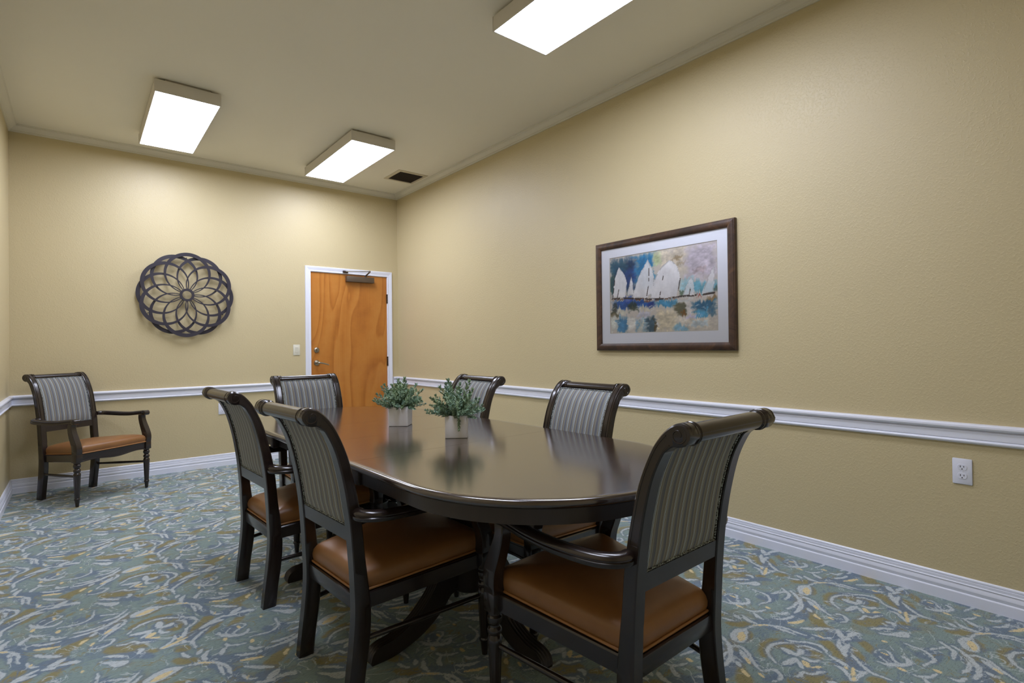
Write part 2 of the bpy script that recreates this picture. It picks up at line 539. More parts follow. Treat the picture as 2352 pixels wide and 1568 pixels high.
# ------------------------------------------------------------------ drawn data: carpet repeat (one 0.61 m tile) and the print
CARPET = {
 'white': [
  (0.013, [(0.85,0.949),(0.902,1.018),(0.958,1.05),(1.031,1.056),(1.098,1.026),(1.15,0.975)]),
  (0.013, [(0.154,0.023),(0.18,-0.03),(0.227,-0.084),(0.243,-0.139),(0.219,-0.187),(0.185,-0.21)]),
  (0.012, [(0.131,0.944),(0.17,0.909),(0.178,0.868),(0.176,0.823)]),
  (0.026, [(0.034,0.998),(0.028,0.95),(0.031,0.907)]),
  (0.022, [(0.023,0.909),(0.085,0.901),(0.101,0.921)]),
  (0.016, [(0.029,0.884),(0.029,0.82),(0.074,0.795)]),
  (0.024, [(0.869,0.919),(0.936,0.899),(0.987,0.894)]),
  (0.016, [(0.971,0.869),(0.915,0.825)]),
  (0.012, [(0.788,0.823),(0.825,0.803),(0.877,0.805),(0.895,0.765),(0.946,0.745),(0.98,0.727)]),
  (0.013, [(0.801,0.212),(0.846,0.2),(0.848,0.157),(0.822,0.113),(0.773,0.065),(0.725,0.005),(0.701,-0.04)]),
  (0.013, [(0.706,0.962),(0.743,0.949),(0.773,0.924),(0.761,0.891),(0.735,0.868),(0.688,0.863),(0.649,0.886)]),
  (0.02, [(0.815,0.159),(0.771,0.104),(0.737,0.058)]),
  (0.018, [(0.686,0.113),(0.657,0.076)]),
  (0.03, [(0.894,0.245),(0.951,0.268),(1.013,0.283),(1.07,0.258)]),
  (0.02, [(0.887,0.222),(0.94,0.205),(1.051,0.243)]),
  (0.013, [(0.083,0.262),(0.155,0.247),(0.225,0.204),(0.278,0.134),(0.296,0.079),(0.294,0.018),(0.306,-0.035)]),
  (0.012, [(0.247,0.144),(0.26,0.065),(0.261,0.01)]),
  (0.018, [(0.374,0.028),(0.418,-0.025),(0.464,-0.066),(0.507,-0.101)]),
  (0.012, [(0.345,0.945),(0.361,0.873),(0.4,0.848)]),
  (0.018, [(0.203,0.406),(0.178,0.358)]),
  (0.018, [(0.234,0.361),(0.203,0.303),(0.204,0.245)]),
  (0.018, [(0.332,0.329),(0.301,0.286),(0.294,0.25)]),
  (0.014, [(0.101,0.44),(0.111,0.391),(0.134,0.354)]),
  (0.026, [(0.523,0.853),(0.487,0.823),(0.456,0.806)]),
  (0.022, [(0.493,0.781),(0.569,0.768),(0.59,0.742)]),
  (0.017, [(0.408,0.803),(0.342,0.776),(0.276,0.737)]),
  (0.017, [(0.412,0.785),(0.459,0.775),(0.477,0.758)]),
  (0.02, [(0.239,0.704),(0.284,0.73),(0.35,0.742),(0.391,0.74)]),
  (0.012, [(0.178,0.781),(0.162,0.743),(0.16,0.707)]),
  (0.014, [(0.095,0.714),(0.088,0.672),(0.054,0.631),(0.003,0.594)]),
  (0.018, [(0.149,0.719),(0.147,0.682),(0.123,0.654)]),
  (0.014, [(0.307,0.697),(0.247,0.646),(0.198,0.589),(0.175,0.55),(0.176,0.503),(0.178,0.444)]),
  (0.014, [(0.007,0.581),(0.083,0.583),(0.158,0.563)]),
  (0.014, [(0.131,0.613),(0.134,0.584),(0.154,0.561)]),
  (0.009, [(0.417,0.604),(0.448,0.604),(0.492,0.586),(0.492,0.551),(0.459,0.528),(0.423,0.508),(0.407,0.485),(0.381,0.482),(0.364,0.52),(0.382,0.555),(0.404,0.576)]),
  (0.017, [(0.328,0.563),(0.335,0.522),(0.368,0.474),(0.412,0.444),(0.454,0.432),(0.487,0.454),(0.498,0.48)]),
  (0.011, [(0.683,0.525),(0.678,0.46),(0.673,0.411),(0.636,0.364),(0.588,0.343),(0.503,0.366),(0.475,0.364)]),
  (0.013, [(0.338,0.387),(0.346,0.346),(0.392,0.313),(0.443,0.298)]),
  (0.015, [(0.876,0.379),(0.819,0.305),(0.786,0.283),(0.699,0.278)]),
  (0.018, [(0.877,0.316),(0.83,0.253),(0.775,0.204),(0.698,0.157),(0.611,0.141),(0.546,0.146)]),
  (0.015, [(0.358,0.195),(0.402,0.157),(0.454,0.137),(0.5,0.132)]),
  (0.012, [(0.717,0.392),(0.776,0.363),(0.833,0.333)]),
  (0.016, [(0.454,0.24),(0.467,0.194),(0.525,0.18)]),
  (0.014, [(0.73,0.204),(0.637,0.19),(0.567,0.207)]),
  (0.018, [(0.894,0.677),(0.908,0.649),(0.884,0.621)]),
  (0.02, [(0.698,0.657),(0.748,0.599),(0.817,0.555),(0.789,0.535),(0.745,0.573)]),
  (0.016, [(0.717,0.717),(0.779,0.671),(0.828,0.621)]),
 ],
 'yellow': [
  (0.011, [(0.165,0.252),(0.243,0.187)]),
  (0.018, [(0.371,0.108),(0.43,0.076),(0.493,0.055)]),
  (0.016, [(0.618,0.03),(0.6,-0.005)]),
  (0.03, [(0.021,0.253),(-0.078,0.214)]),
  (0.016, [(0.766,0.096),(0.727,0.053)]),
  (0.018, [(0.637,0.045),(0.6,0.012)]),
  (0.012, [(0.672,0.969),(0.654,0.925)]),
  (0.024, [(0.995,0.848),(0.949,0.808)]),
  (0.014, [(0.956,0.795),(1.021,0.753)]),
  (0.015, [(0.158,0.636),(0.005,0.583)]),
  (0.014, [(0.453,0.578),(0.456,0.536)]),
  (0.015, [(0.35,0.467),(0.343,0.421)]),
  (0.018, [(0.484,0.321),(0.479,0.285)]),
  (0.013, [(0.609,0.616),(0.609,0.593)]),
  (0.012, [(0.368,0.909),(0.358,0.873)]),
  (0.014, [(0.129,0.666),(0.106,0.652)]),
 ],
 'olive': [
  (0.03, [(0.866,0.035),(0.953,0.068),(1.034,0.081),(1.103,0.065)]),
  (0.055, [(0.042,0.025),(0.124,-0.031),(0.126,-0.121),(0.101,-0.179)]),
  (0.04, [(0.894,0.245),(0.791,0.207),(0.693,0.146),(0.637,0.081),(0.549,0.005)]),
  (0.036, [(0.708,0.129),(0.621,0.063),(0.569,0.005),(0.502,-0.051),(0.507,-0.101),(0.462,-0.156)]),
  (0.042, [(0.315,0.854),(0.292,0.791),(0.243,0.725),(0.204,0.682),(0.172,0.647)]),
  (0.034, [(0.366,0.727),(0.304,0.674),(0.247,0.621)]),
  (0.024, [(0.505,0.72),(0.469,0.667),(0.407,0.611)]),
  (0.045, [(0.74,0.808),(0.799,0.742),(0.861,0.674)]),
  (0.03, [(0.062,0.376),(0.108,0.321),(0.167,0.285)]),
  (0.045, [(0.802,0.8),(0.884,0.74),(0.899,0.672)]),
  (0.024, [(0.062,0.233),(-0.051,0.182)]),
  (0.024, [(0.913,0.613),(0.989,0.579)]),
  (0.03, [(0.088,0.523),(0.137,0.469)]),
  (0.03, [(0.392,0.548),(0.405,0.523)]),
  (0.036, [(0.324,0.868),(0.273,0.775),(0.219,0.707)]),
 ],
 'blue': [
  (0.045, [(0.209,0.273),(0.314,0.175),(0.407,0.129),(0.51,0.073)]),
  (0.045, [(0.694,0.161),(0.551,0.106),(0.461,0.114)]),
  (0.035, [(0.212,0.166),(0.271,0.099),(0.307,0.023),(0.306,-0.065),(0.384,-0.147)]),
  (0.06, [(0.417,0.854),(0.489,0.806),(0.516,0.74)]),
  (0.035, [(0.276,0.712),(0.382,0.77),(0.438,0.778)]),
  (0.05, [(0.247,0.671),(0.199,0.624),(0.191,0.583)]),
  (0.05, [(0.415,0.579),(0.408,0.533),(0.399,0.497)]),
  (0.022, [(0.042,0.061),(0.154,0.005),(0.19,-0.083),(0.203,-0.167)]),
  (0.03, [(0.074,0.897),(0.101,0.886),(0.075,0.869)]),
  (0.024, [(0.01,0.965),(0.015,0.922)]),
  (0.022, [(0.868,0.901),(0.94,0.884)]),
  (0.036, [(0.935,0.791),(0.979,0.752)]),
  (0.026, [(0.814,0.132),(0.778,0.073),(0.734,0.01)]),
  (0.036, [(0.137,0.714),(0.116,0.672)]),
  (0.036, [(0.685,0.414),(0.694,0.366),(0.572,0.343)]),
  (0.04, [(0.757,0.169),(0.712,0.091)]),
  (0.026, [(0.649,0.914),(0.719,0.887),(0.753,0.892)]),
  (0.035, [(0.742,0.682),(0.855,0.623),(0.951,0.517)]),
  (0.03, [(0.768,0.288),(0.729,0.243)]),
  (0.03, [(0.6,0.421),(0.601,0.394)]),
 ],
}
SAILS = [
  [(0.097,0.871),(0.053,0.725),(0.022,0.468),(0.163,0.464),(0.183,0.652),(0.161,0.747),(0.108,0.849)],
  [(0.229,0.725),(0.19,0.521),(0.19,0.488),(0.248,0.481),(0.244,0.63)],
  [(0.393,0.916),(0.347,0.805),(0.302,0.71),(0.254,0.537),(0.244,0.443),(0.373,0.434),(0.452,0.486),(0.454,0.661),(0.435,0.789)],
  [(0.596,0.863),(0.521,0.785),(0.464,0.672),(0.433,0.526),(0.412,0.417),(0.489,0.401),(0.655,0.419),(0.692,0.623),(0.671,0.769),(0.623,0.845)],
  [(0.783,0.632),(0.735,0.508),(0.703,0.412),(0.811,0.417),(0.811,0.51),(0.799,0.605)],
  [(0.952,0.683),(0.911,0.554),(0.869,0.421),(0.965,0.426),(0.974,0.554),(0.977,0.723)],
]
MASTS = [
  [(0.406,0.794),(0.403,0.619),(0.378,0.434)],
  [(0.548,0.719),(0.523,0.576),(0.504,0.417)],
  [(0.692,0.623),(0.678,0.517),(0.66,0.417)],
  [(0.786,0.561),(0.768,0.415)],
  [(0.052,0.699),(0.028,0.468)],
  [(0.095,0.572),(0.077,0.468)],
  [(0.022,0.455),(0.169,0.452),(0.252,0.435),(0.412,0.41),(0.546,0.401),(0.69,0.413),(0.819,0.41),(0.893,0.412),(0.973,0.421)],
]
PATCHES = [
  (0.141,0.736,0.136,0.235,(28,62,98),1),
  (0.177,0.712,0.100,0.124,(30,70,140),0.7),
  (0.088,0.867,0.086,0.092,(40,95,120),0.7),
  (0.025,0.628,0.025,0.155,(35,80,85),0.8),
  (0.357,0.798,0.098,0.196,(45,125,175),1),
  (0.385,0.628,0.087,0.095,(60,150,200),0.6),
  (0.494,0.896,0.047,0.093,(190,205,160),0.9),
  (0.628,0.851,0.111,0.169,(212,202,185),1),
  (0.870,0.796,0.136,0.224,(196,188,198),1),
  (0.660,0.874,0.035,0.030,(120,95,60),0.5),
  (0.711,0.816,0.043,0.018,(150,130,100),0.4),
  (0.843,0.679,0.045,0.034,(150,125,120),0.35),
  (0.867,0.495,0.137,0.063,(105,175,200),0.9),
  (0.752,0.543,0.060,0.071,(150,205,220),0.6),
  (0.695,0.450,0.030,0.030,(70,100,80),0.7),
  (0.984,0.435,0.017,0.040,(60,80,75),0.7),
  (0.243,0.368,0.236,0.049,(35,90,165),1),
  (0.201,0.428,0.052,0.039,(30,70,170),0.7),
  (0.039,0.311,0.043,0.067,(50,60,60),0.8),
  (0.236,0.326,0.046,0.058,(45,60,50),0.8),
  (0.412,0.357,0.039,0.041,(25,45,110),0.8),
  (0.554,0.352,0.102,0.037,(60,140,185),0.9),
  (0.561,0.137,0.091,0.140,(222,212,188),1),
  (0.119,0.299,0.049,0.033,(220,220,205),0.9),
  (0.342,0.228,0.069,0.045,(205,205,220),0.9),
  (0.363,0.308,0.049,0.038,(215,210,190),0.8),
  (0.042,0.115,0.048,0.104,(205,210,205),0.9),
  (0.134,0.118,0.052,0.119,(60,130,180),0.9),
  (0.223,0.113,0.046,0.104,(220,220,215),0.9),
  (0.320,0.095,0.049,0.089,(110,165,200),0.7),
  (0.325,0.082,0.025,0.076,(225,215,195),0.7),
  (0.414,0.097,0.052,0.094,(60,90,110),0.95),
  (0.455,0.075,0.016,0.075,(90,75,50),0.8),
  (0.684,0.266,0.047,0.083,(90,90,70),0.85),
  (0.692,0.211,0.021,0.030,(130,85,40),0.7),
  (0.766,0.281,0.043,0.082,(215,210,205),0.95),
  (0.904,0.290,0.097,0.058,(50,105,140),0.95),
  (0.879,0.208,0.061,0.040,(80,160,200),0.9),
  (0.966,0.228,0.033,0.057,(70,110,135),0.8),
  (0.962,0.359,0.037,0.029,(150,120,80),0.8),
  (0.783,0.175,0.042,0.023,(205,200,225),0.8),
  (0.822,0.080,0.180,0.078,(215,208,195),0.9),
  (0.691,0.033,0.066,0.042,(125,180,210),0.8),
  (0.849,0.087,0.057,0.035,(175,200,215),0.6),
  (0.734,0.373,0.078,0.019,(200,205,205),0.7),
  (0.865,0.410,0.021,0.012,(190,50,40),0.9),
  (0.910,0.404,0.056,0.005,(225,220,220),0.8),
  (0.329,0.423,0.085,0.015,(110,60,40),0.8),
  (0.546,0.406,0.092,0.012,(95,60,40),0.7),
  (0.086,0.434,0.084,0.013,(90,60,45),0.7),
  (0.043,0.242,0.049,0.030,(90,80,50),0.6),
]


def carpet_fields(n):
    """signed distances (metres) to the strokes of the 0.61 m carpet repeat on an n x n periodic grid"""
    TX, TY = 0.612, 0.604
    g = (np.arange(n)) / n
    X, Y = np.meshgrid(g * TX, g * TY)
    out = {}
    for name, strokes in CARPET.items():
        best = np.full(X.shape, 0.05)
        for w, pts in strokes:
            w *= {'olive': 1.5, 'blue': 1.4, 'white': 1.1, 'yellow': 1.0}[name]
            sm = catmull([(a * TX, b * TY, 0) for a, b in pts], 3)
            L = len(sm) - 1
            for k in range(L):
                t0, t1 = k / L, (k + 1) / L
                h0 = w / 2 * (0.35 + 0.65 * math.sin(math.pi * min(max(t0, .02), .98)) ** 0.6)
                h1 = w / 2 * (0.35 + 0.65 * math.sin(math.pi * min(max(t1, .02), .98)) ** 0.6)
                ax, ay, bx, by = sm[k].x, sm[k].y, sm[k + 1].x, sm[k + 1].y
                dx, dy = bx - ax, by - ay
                ll = dx * dx + dy * dy + 1e-12
                for sx in (-1, 0, 1):
                    for sy in (-1, 0, 1):
                        px, py = X - ax - sx * TX, Y - ay - sy * TY
                        if px.max() + 0.1 < min(0, dx) or px.min() - 0.1 > max(0, dx) or py.max() + 0.1 < min(0, dy) or py.min() - 0.1 > max(0, dy):
                            continue
                        t = np.clip((px * dx + py * dy) / ll, 0, 1)
                        d = np.sqrt((px - t * dx) ** 2 + (py - t * dy) ** 2) - (h0 + (h1 - h0) * t)
                        best = np.minimum(best, d)
        out[name] = best
    return out


def build_floor():
    n = 84
    F = carpet_fields(n)
    TX, TY = 0.612, 0.604
    sx, sy = TX / n, TY / n
    # finely divided where it shows, plain behind the camera
    i0, i1 = math.floor((XL - 0.243) / sx), math.ceil((XR - 0.243) / sx)
    j0, j1 = math.floor((0.2 - 2.768) / sy), math.ceil((YB - 2.768) / sy)
    ii, jj = np.arange(i0, i1 + 1), np.arange(j0, j1 + 1)
    xs = np.clip(0.243 + ii * sx, XL - WT, XR + WT)
    ys = np.clip(2.768 + jj * sy, YF - WT, YB + WT)
    gx, gy = np.meshgrid(xs, ys)
    co = np.stack([gx, gy, np.zeros_like(gx)], -1).reshape(-1, 3)
    nx, ny = len(ii), len(jj)
    k = np.arange(nx * ny).reshape(ny, nx)
    q = np.stack([k[:-1, :-1], k[:-1, 1:], k[1:, 1:], k[1:, :-1]], -1).reshape(-1, 4)
    y0 = float(ys[0])
    extra = np.array([(XL - WT, YF - WT, 0), (XR + WT, YF - WT, 0), (XR + WT, y0, 0), (XL - WT, y0, 0)])
    nb = len(co)
    co = np.vstack([co, extra])
    q = np.vstack([q, [[nb, nb + 1, nb + 2, nb + 3]]])
    me = bpy.data.meshes.new('floor')
    me.vertices.add(len(co))
    me.vertices.foreach_set('co', co.astype(np.float32).ravel())
    me.loops.add(len(q) * 4)
    me.loops.foreach_set('vertex_index', q.astype(np.int32).ravel())
    me.polygons.add(len(q))
    me.polygons.foreach_set('loop_start', np.arange(0, len(q) * 4, 4, dtype=np.int32))
    me.update(calc_edges=True)
    for name, f in F.items():
        a = me.attributes.new('sdf_' + name, 'FLOAT', 'POINT')
        v = f[np.ix_(jj % n, ii % n)].reshape(-1)
        a.data.foreach_set('value', np.concatenate([v, np.full(4, 0.05)]).astype(np.float32))
    me.materials.append(MAT['carpet'])
    o = bpy.data.objects.new('floor', me)
    col.objects.link(o)
    tag(o, 'patterned teal carpet with pale and olive leafy scrolls', kind='structure')


build_floor()


def wallbox(name, label, boxes, mat):
    m = MB()
    for b in boxes:
        m.box(*b)
    return tag(m.build(name, mat), label, kind='structure')


DX0, DX1, DZ = 2.006, 2.931, 2.030      # door opening
wallbox('ceiling', 'cream painted ceiling', [(XL - WT, XR + WT, YF - WT, YB + WT, ZC, ZC + WT)], MAT['ceiling'])
wallbox('wall_left', 'tan painted left wall', [(XL - WT, XL, YF, YB, 0, ZC)], MAT['wall'])
wallbox('wall_right', 'tan painted right wall with the sailing picture', [(XR, XR + WT, YF, YB, 0, ZC)], MAT['wall'])
wallbox('wall_front', 'tan painted wall behind the viewer', [(XL - WT, XR + WT, YF - WT, YF, 0, ZC)], MAT['wall'])
wallbox('wall_back', 'tan painted far wall with the wooden door',
        [(XL - WT, DX0, YB, YB + WT, 0, ZC), (DX1, XR + WT, YB, YB + WT, 0, ZC), (DX0, DX1, YB, YB + WT, DZ, ZC)], MAT['wall'])

BASE = [(0, 0), (.016, 0), (.016, .046), (.0145, .049), (.011, .051), (.0125, .058), (.0145, .066), (.0135, .075), (.010, .083), (.009, .086), (.0125, .088), (.012, .091), (.0095, .093), (.0095, .105), (.006, .107), (.0085, .110), (.008, .116), (.004, .120), (0, .120)]
RAIL = [(0, .719), (.009, .720), (.013, .724), (.018, .727), (.019, .732), (.016, .737), (.0105, .739), (.0105, .741), (.0135, .742), (.0135, .774), (.0105, .776), (.0085, .779), (.0085, .782), (.019, .784), (.0245, .788), (.027, .794), (.026, .802), (.021, .807), (.010, .8095), (0, .810)]
CROWN = [(0, 2.998), (.009, 2.998), (.010, 3.005), (.0145, 3.007), (.0145, 3.012), (.019, 3.015), (.026, 3.024), (.036, 3.035), (.046, 3.041), (.049, 3.042), (.050, 3.048), (.056, 3.050), (.056, ZC), (0, ZC)]


def moulding(name, prof, wall, a, b, ka, kb, mat, label):
    """straight run from a to b along a wall; ends mitred where k=1"""
    r = []
    for s, k, sg in ((a, ka, 1), (b, kb, -1)):
        ring = []
        for d, z in prof:
            t = s + sg * k * d
            ring.append({'back': (t, YB - d, z), 'right': (XR - d, t, z), 'left': (XL + d, t, z), 'front': (t, YF + d, z)}[wall])
        r.append(ring)
    o = MB().rings(r).build(name, mat, None, 18)
    return tag(o, label, kind='structure')


moulding('baseboard_back', BASE, 'back', XL, 1.946, 1, 0, MAT['trim'], 'white moulded baseboard under the far wall')
moulding('baseboard_right', BASE, 'right', YF, YB, 1, 1, MAT['trim'], 'white moulded baseboard along the right wall')
moulding('baseboard_left', BASE, 'left', YF, YB, 1, 1, MAT['trim'], 'white moulded baseboard along the left wall')
moulding('baseboard_front', BASE, 'front', XL, XR, 1, 1, MAT['trim'], 'white moulded baseboard behind the viewer')
moulding('baseboard_corner', BASE, 'back', 3.003, XR, 0, 1, MAT['trim'], 'short white baseboard between door and right wall')
moulding('trim_1', RAIL, 'back', XL, 1.946, 1, 0, MAT['trim'], 'white chair rail along the far wall')
moulding('trim_2', RAIL, 'right', YF, YB, 1, 1, MAT['trim'], 'white chair rail along the right wall')
moulding('trim_3', RAIL, 'left', YF, YB, 1, 1, MAT['trim'], 'white chair rail along the left wall')
moulding('trim_4', RAIL, 'back', 3.003, XR, 0, 1, MAT['trim'], 'short white chair rail between door and right wall')
moulding('trim_5', CROWN, 'back', XL, XR, 1, 1, MAT['crown'], 'cream crown moulding over the far wall')
moulding('trim_6', CROWN, 'right', YF, YB, 1, 1, MAT['crown'], 'cream crown moulding over the right wall')
moulding('trim_7', CROWN, 'left', YF, YB, 1, 1, MAT['crown'], 'cream crown moulding over the left wall')
moulding('trim_8', CROWN, 'front', XL, XR, 1, 1, MAT['crown'], 'cream crown moulding behind the viewer')
moulding('trim_9', RAIL, 'front', XL, XR, 1, 1, MAT['trim'], 'white chair rail behind the viewer')


# ------------------------------------------------------------------ door
def build_door():
    d = empty('door_1', (2.4685, YB, 0))
    tag(d, 'honey coloured wooden door with white casing in the far wall', kind='structure')

    def at(m, name, mat, parent=d, smooth=None):
        # geometry is written in room coordinates, shifted to the door's own origin
        m.v = [(x - 2.4685, y - YB, z) for x, y, z in m.v]
        return m.build(name, mat, parent, smooth)
    at(MB().box(DX0 + .004, DX1 - .004, YB + .004, YB + .045, .006, DZ - .004, .002), 'door_slab', MAT['door'])
    # jamb behind the slab edge and the stop
    j = MB()
    j.box(DX0 - .001, DX0 + .003, YB - .002, YB + .09, 0, DZ)
    j.box(DX1 - .003, DX1 + .001, YB - .002, YB + .09, 0, DZ)
    j.box(DX0, DX1, YB - .002, YB + .09, DZ - .003, DZ + .001)
    at(j, 'jamb', MAT['trim'])
    # casing: moulded profile, mitred at the top corners (w across, d proud of the wall)
    P = [(0, 0), (0, .011), (.004, .013), (.010, .013), (.014, .010), (.022, .010), (.030, .013), (.040, .015), (.048, .017), (.056, .017), (.060, .013), (.060, 0)]
    for sgn, x in ((-1, DX0), (1, DX1)):
        r = [[(x + sgn * w, YB - dd, 0) for w, dd in P], [(x + sgn * w, YB - dd, DZ + w) for w, dd in P]]
        at(MB().rings(r), 'casing_side', MAT['trim'], d, 25)
    r = [[(DX0 - w, YB - dd, DZ + w) for w, dd in P], [(DX1 + w, YB - dd, DZ + w) for w, dd in P]]
    at(MB().rings(r), 'casing_head', MAT['trim'], d, 25)
    # hinges on the right
    for z in (1.763, 1.003, .24):
        m = MB().box(DX1 - .010, DX1 + .002, YB - .004, YB + .004, z - .056, z + .056)
        for k in range(5):
            z0 = z - .056 + k * .0226
            m.lathe([(.0068, z0), (.0068, z0 + .0212)], (DX1 - .002, YB - .008, 0), 'z', 12)
        at(m, 'hinge', MAT['dark_metal'], d, 40)
    # deadbolt
    m = MB().lathe([(.031, 0), (.031, -.006), (.027, -.012), (.022, -.014), (.020, -.016)], (2.070, YB + .004, 1.150), 'y', 28)
    db = at(m, 'deadbolt', MAT['nickel'], d, 35)
    m = MB().box(2.0645, 2.0755, YB - .030, YB - .012, 1.134, 1.166, .003)
    at(m, 'thumb_turn', MAT['nickel'], db, 35)
    # lever handle
    m = MB().lathe([(.032, 0), (.032, -.006), (.028, -.012), (.016, -.016), (.013, -.05), (.013, -.058)], (2.070, YB + .004, 1.008), 'y', 28)
    lv = at(m, 'handle_rose', MAT['nickel'], d, 35)
    path = catmull([(2.070, YB - .050, 1.008), (2.095, YB - .055, 1.007), (2.130, YB - .056, 1.000), (2.165, YB - .054, .990), (2.190, YB - .050, .982)], 5)
    sec = [(.0065 * math.cos(a), .010 * math.sin(a)) for a in [k * math.pi / 6 for k in range(12)]]
    at(MB().sweep(path, lambda t: [(a * (1 - .35 * t), b * (1 - .35 * t)) for a, b in sec]), 'lever', MAT['nickel'], lv, 50)
    # closer
    m = MB().box(2.405, 2.742, YB - .058, YB - .002, 1.938, 2.004, .006)
    cl = at(m, 'door_closer', MAT['bronze'], d, 35)
    m = MB().lathe([(.012, 2.000), (.012, 2.016), (.009, 2.020)], (2.640, YB - .035, 0), 'z', 16)
    at(m, 'pivot', MAT['dark_metal'], cl, 40)
    m = MB().sweep([(2.640, YB - .035, 2.018), (2.652, YB - .075, 2.040), (2.663, YB - .105, 2.060)], [(-.009, -.004), (.009, -.004), (.009, .004), (-.009, .004)])
    m.lathe([(.010, 2.052), (.010, 2.072)], (2.663, YB - .105, 0), 'z', 14)
    at(m, 'main_arm', MAT['bronze'], cl, 40)
    m = MB().tube([(2.663, YB - .105, 2.066), (2.48, YB - .06, 2.058), (2.40, YB - .036, 2.054)], .0055, 10)
    at(m, 'fore_arm', MAT['nickel'], cl, 40)
    m = MB().box(2.370, 2.430, YB - .036, YB - .013, 2.040, 2.064, .004)
    at(m, 'shoe_bracket', MAT['dark_metal'], cl, 40)


build_door()


# ------------------------------------------------------------------ switch and sockets
def build_switch():
    t = empty('light_switch', (1.8495, YB, 1.155))
    tag(t, 'ivory rocker light switch on the far wall left of the door', 'light switch')
    MB().box(-.036, .036, -.006, 0, -.058, .058, .0035).build('plate', MAT['ivory'], t, 35)
    MB().box(-.0165, .0165, -.0085, -.004, -.033, .033, .0015).build('rocker_frame', MAT['ivory'], t, 35)
    v = [(-.013, -.008, -.029), (.013, -.008, -.029), (.013, -.0105, 0), (-.013, -.0105, 0), (.013, -.0135, .029), (-.013, -.0135, .029),
         (-.013, -.005, -.029), (.013, -.005, -.029), (.013, -.005, .029), (-.013, -.005, .029)]
    f = [(0, 1, 2, 3), (3, 2, 4, 5), (6, 7, 1, 0), (5, 4, 8, 9), (0, 3, 5, 9, 6), (1, 7, 8, 4, 2), (6, 9, 8, 7)]
    new_mesh('rocker', v, f, MAT['ivory'], t)
    for s in (-1, 1):
        MB().lathe([(.0032, -.0062), (.0028, -.0074)], (0, 0, s * .048), 'y', 12).build('screw', MAT['ivory'], t, 30)


def build_outlet(loc, rz, label, w=.070, h=.115):
    """wall plate facing local -y"""
    t = empty('wall_outlet', loc, rz)
    tag(t, label, 'outlet', 'wall outlets')
    MB().box(-w / 2, w / 2, -.0065, 0, -h / 2, h / 2, .004).build('plate', MAT['plastic'], t, 35)
    for s in (1, -1):
        zc = s * .0195
        ring = []
        for k in range(32):
            a = 2 * math.pi * k / 32
            x, z = .0172 * math.cos(a), .0172 * math.sin(a)
            z = max(-.0132, min(.0132, z))
            ring.append((x, z))
        rr = [[(x, -.004, zc + z) for x, z in ring], [(x, -.0078, zc + z) for x, z in ring], [(x * .95, -.0084, zc + z * .95) for x, z in ring]]
        rc = MB().rings(rr).build('receptacle', MAT['plastic'], t, 30)
        for sx, hh in ((-.0063, .0042), (.0063, .0034)):
            MB().box(sx - .0011, sx + .0011, -.0092, -.008, zc + .0028 - hh, zc + .0028 + hh).build('slot', MAT['slot'], rc)
        MB().lathe([(.0024, -.008), (.0024, -.0092)], (0, 0, zc - .0078), 'y', 12).build('ground_hole', MAT['slot'], rc)
    MB().lathe([(.0032, -.006), (.0028, -.0078)], (0, 0, 0), 'y', 12).build('screw', MAT['plastic'], t, 30)


build_switch()
build_outlet((XR, 0.590, .592), -math.pi / 2, 'white duplex outlet on the right wall below the chair rail')
build_outlet((1.119, YB, .575), 0, 'white outlet on the far wall behind the left-hand chairs')


# ------------------------------------------------------------------ wall rosette
def build_rosette():
    t = empty('wall_rosette', (.812, YB, 1.700))
    tag(t, 'dark round metal wall sculpture of overlapping rings around a hub', 'wall art')
    N = 12
    R1, c1, R2, c2 = .196, .211, .176, .1970
    seg = 64

    def ring_mesh(y0, tilt):
        m = MB()
        rr = []
        # each ring is open at the hub, where its two ends are fixed
        a_end = math.acos((.050 ** 2 - R1 ** 2 - c1 ** 2) / (2 * R1 * c1))
        for k in range(seg + 1):
            a = a_end * (2 * k / seg - 1)
            o = (R1 * math.sin(a), c1 + R1 * math.cos(a))
            i = (R2 * math.sin(a), c2 + R2 * math.cos(a))
            d = lambda p: y0 + tilt * (p[1] / .4) ** 2
            rr.append([(o[0], d(o) - .004, o[1]), (i[0], d(i) - .004, i[1]), (i[0], d(i) + .004, i[1]), (o[0], d(o) + .004, o[1])])
        return m.rings(rr)
    a_ = [ring_mesh(-.060, -.006), ring_mesh(-.047, .006)]
    first = {}
    for k in range(N):
        w = k % 2
        if w not in first:
            o = a_[w].build('ring', MAT['rosette'], t, 40, weld=True)
            first[w] = o
        else:
            o = first[w].copy()
            col.objects.link(o)
            o.parent = t
        o.rotation_euler = (0, k * 2 * math.pi / N + .03, 0)
    m = MB()
    m.rings([[(r * math.cos(2 * math.pi * k / 36), y, r * math.sin(2 * math.pi * k / 36)) for r, y in ((.061, -.068), (.040, -.068), (.040, -.042), (.061, -.042))] for k in range(37)], cap=False)
    m.build('hub', MAT['rosette'], t, 40, weld=True)
    for k in range(3):
        a = k * 2 * math.pi / 3 + math.pi / 2
        x, z = .36 * math.cos(a), .36 * math.sin(a)
        MB().tube([(x, 0, z), (x, -.045, z)], .004, 8).build('wall_pin', MAT['rosette'], t, 40)


build_rosette()


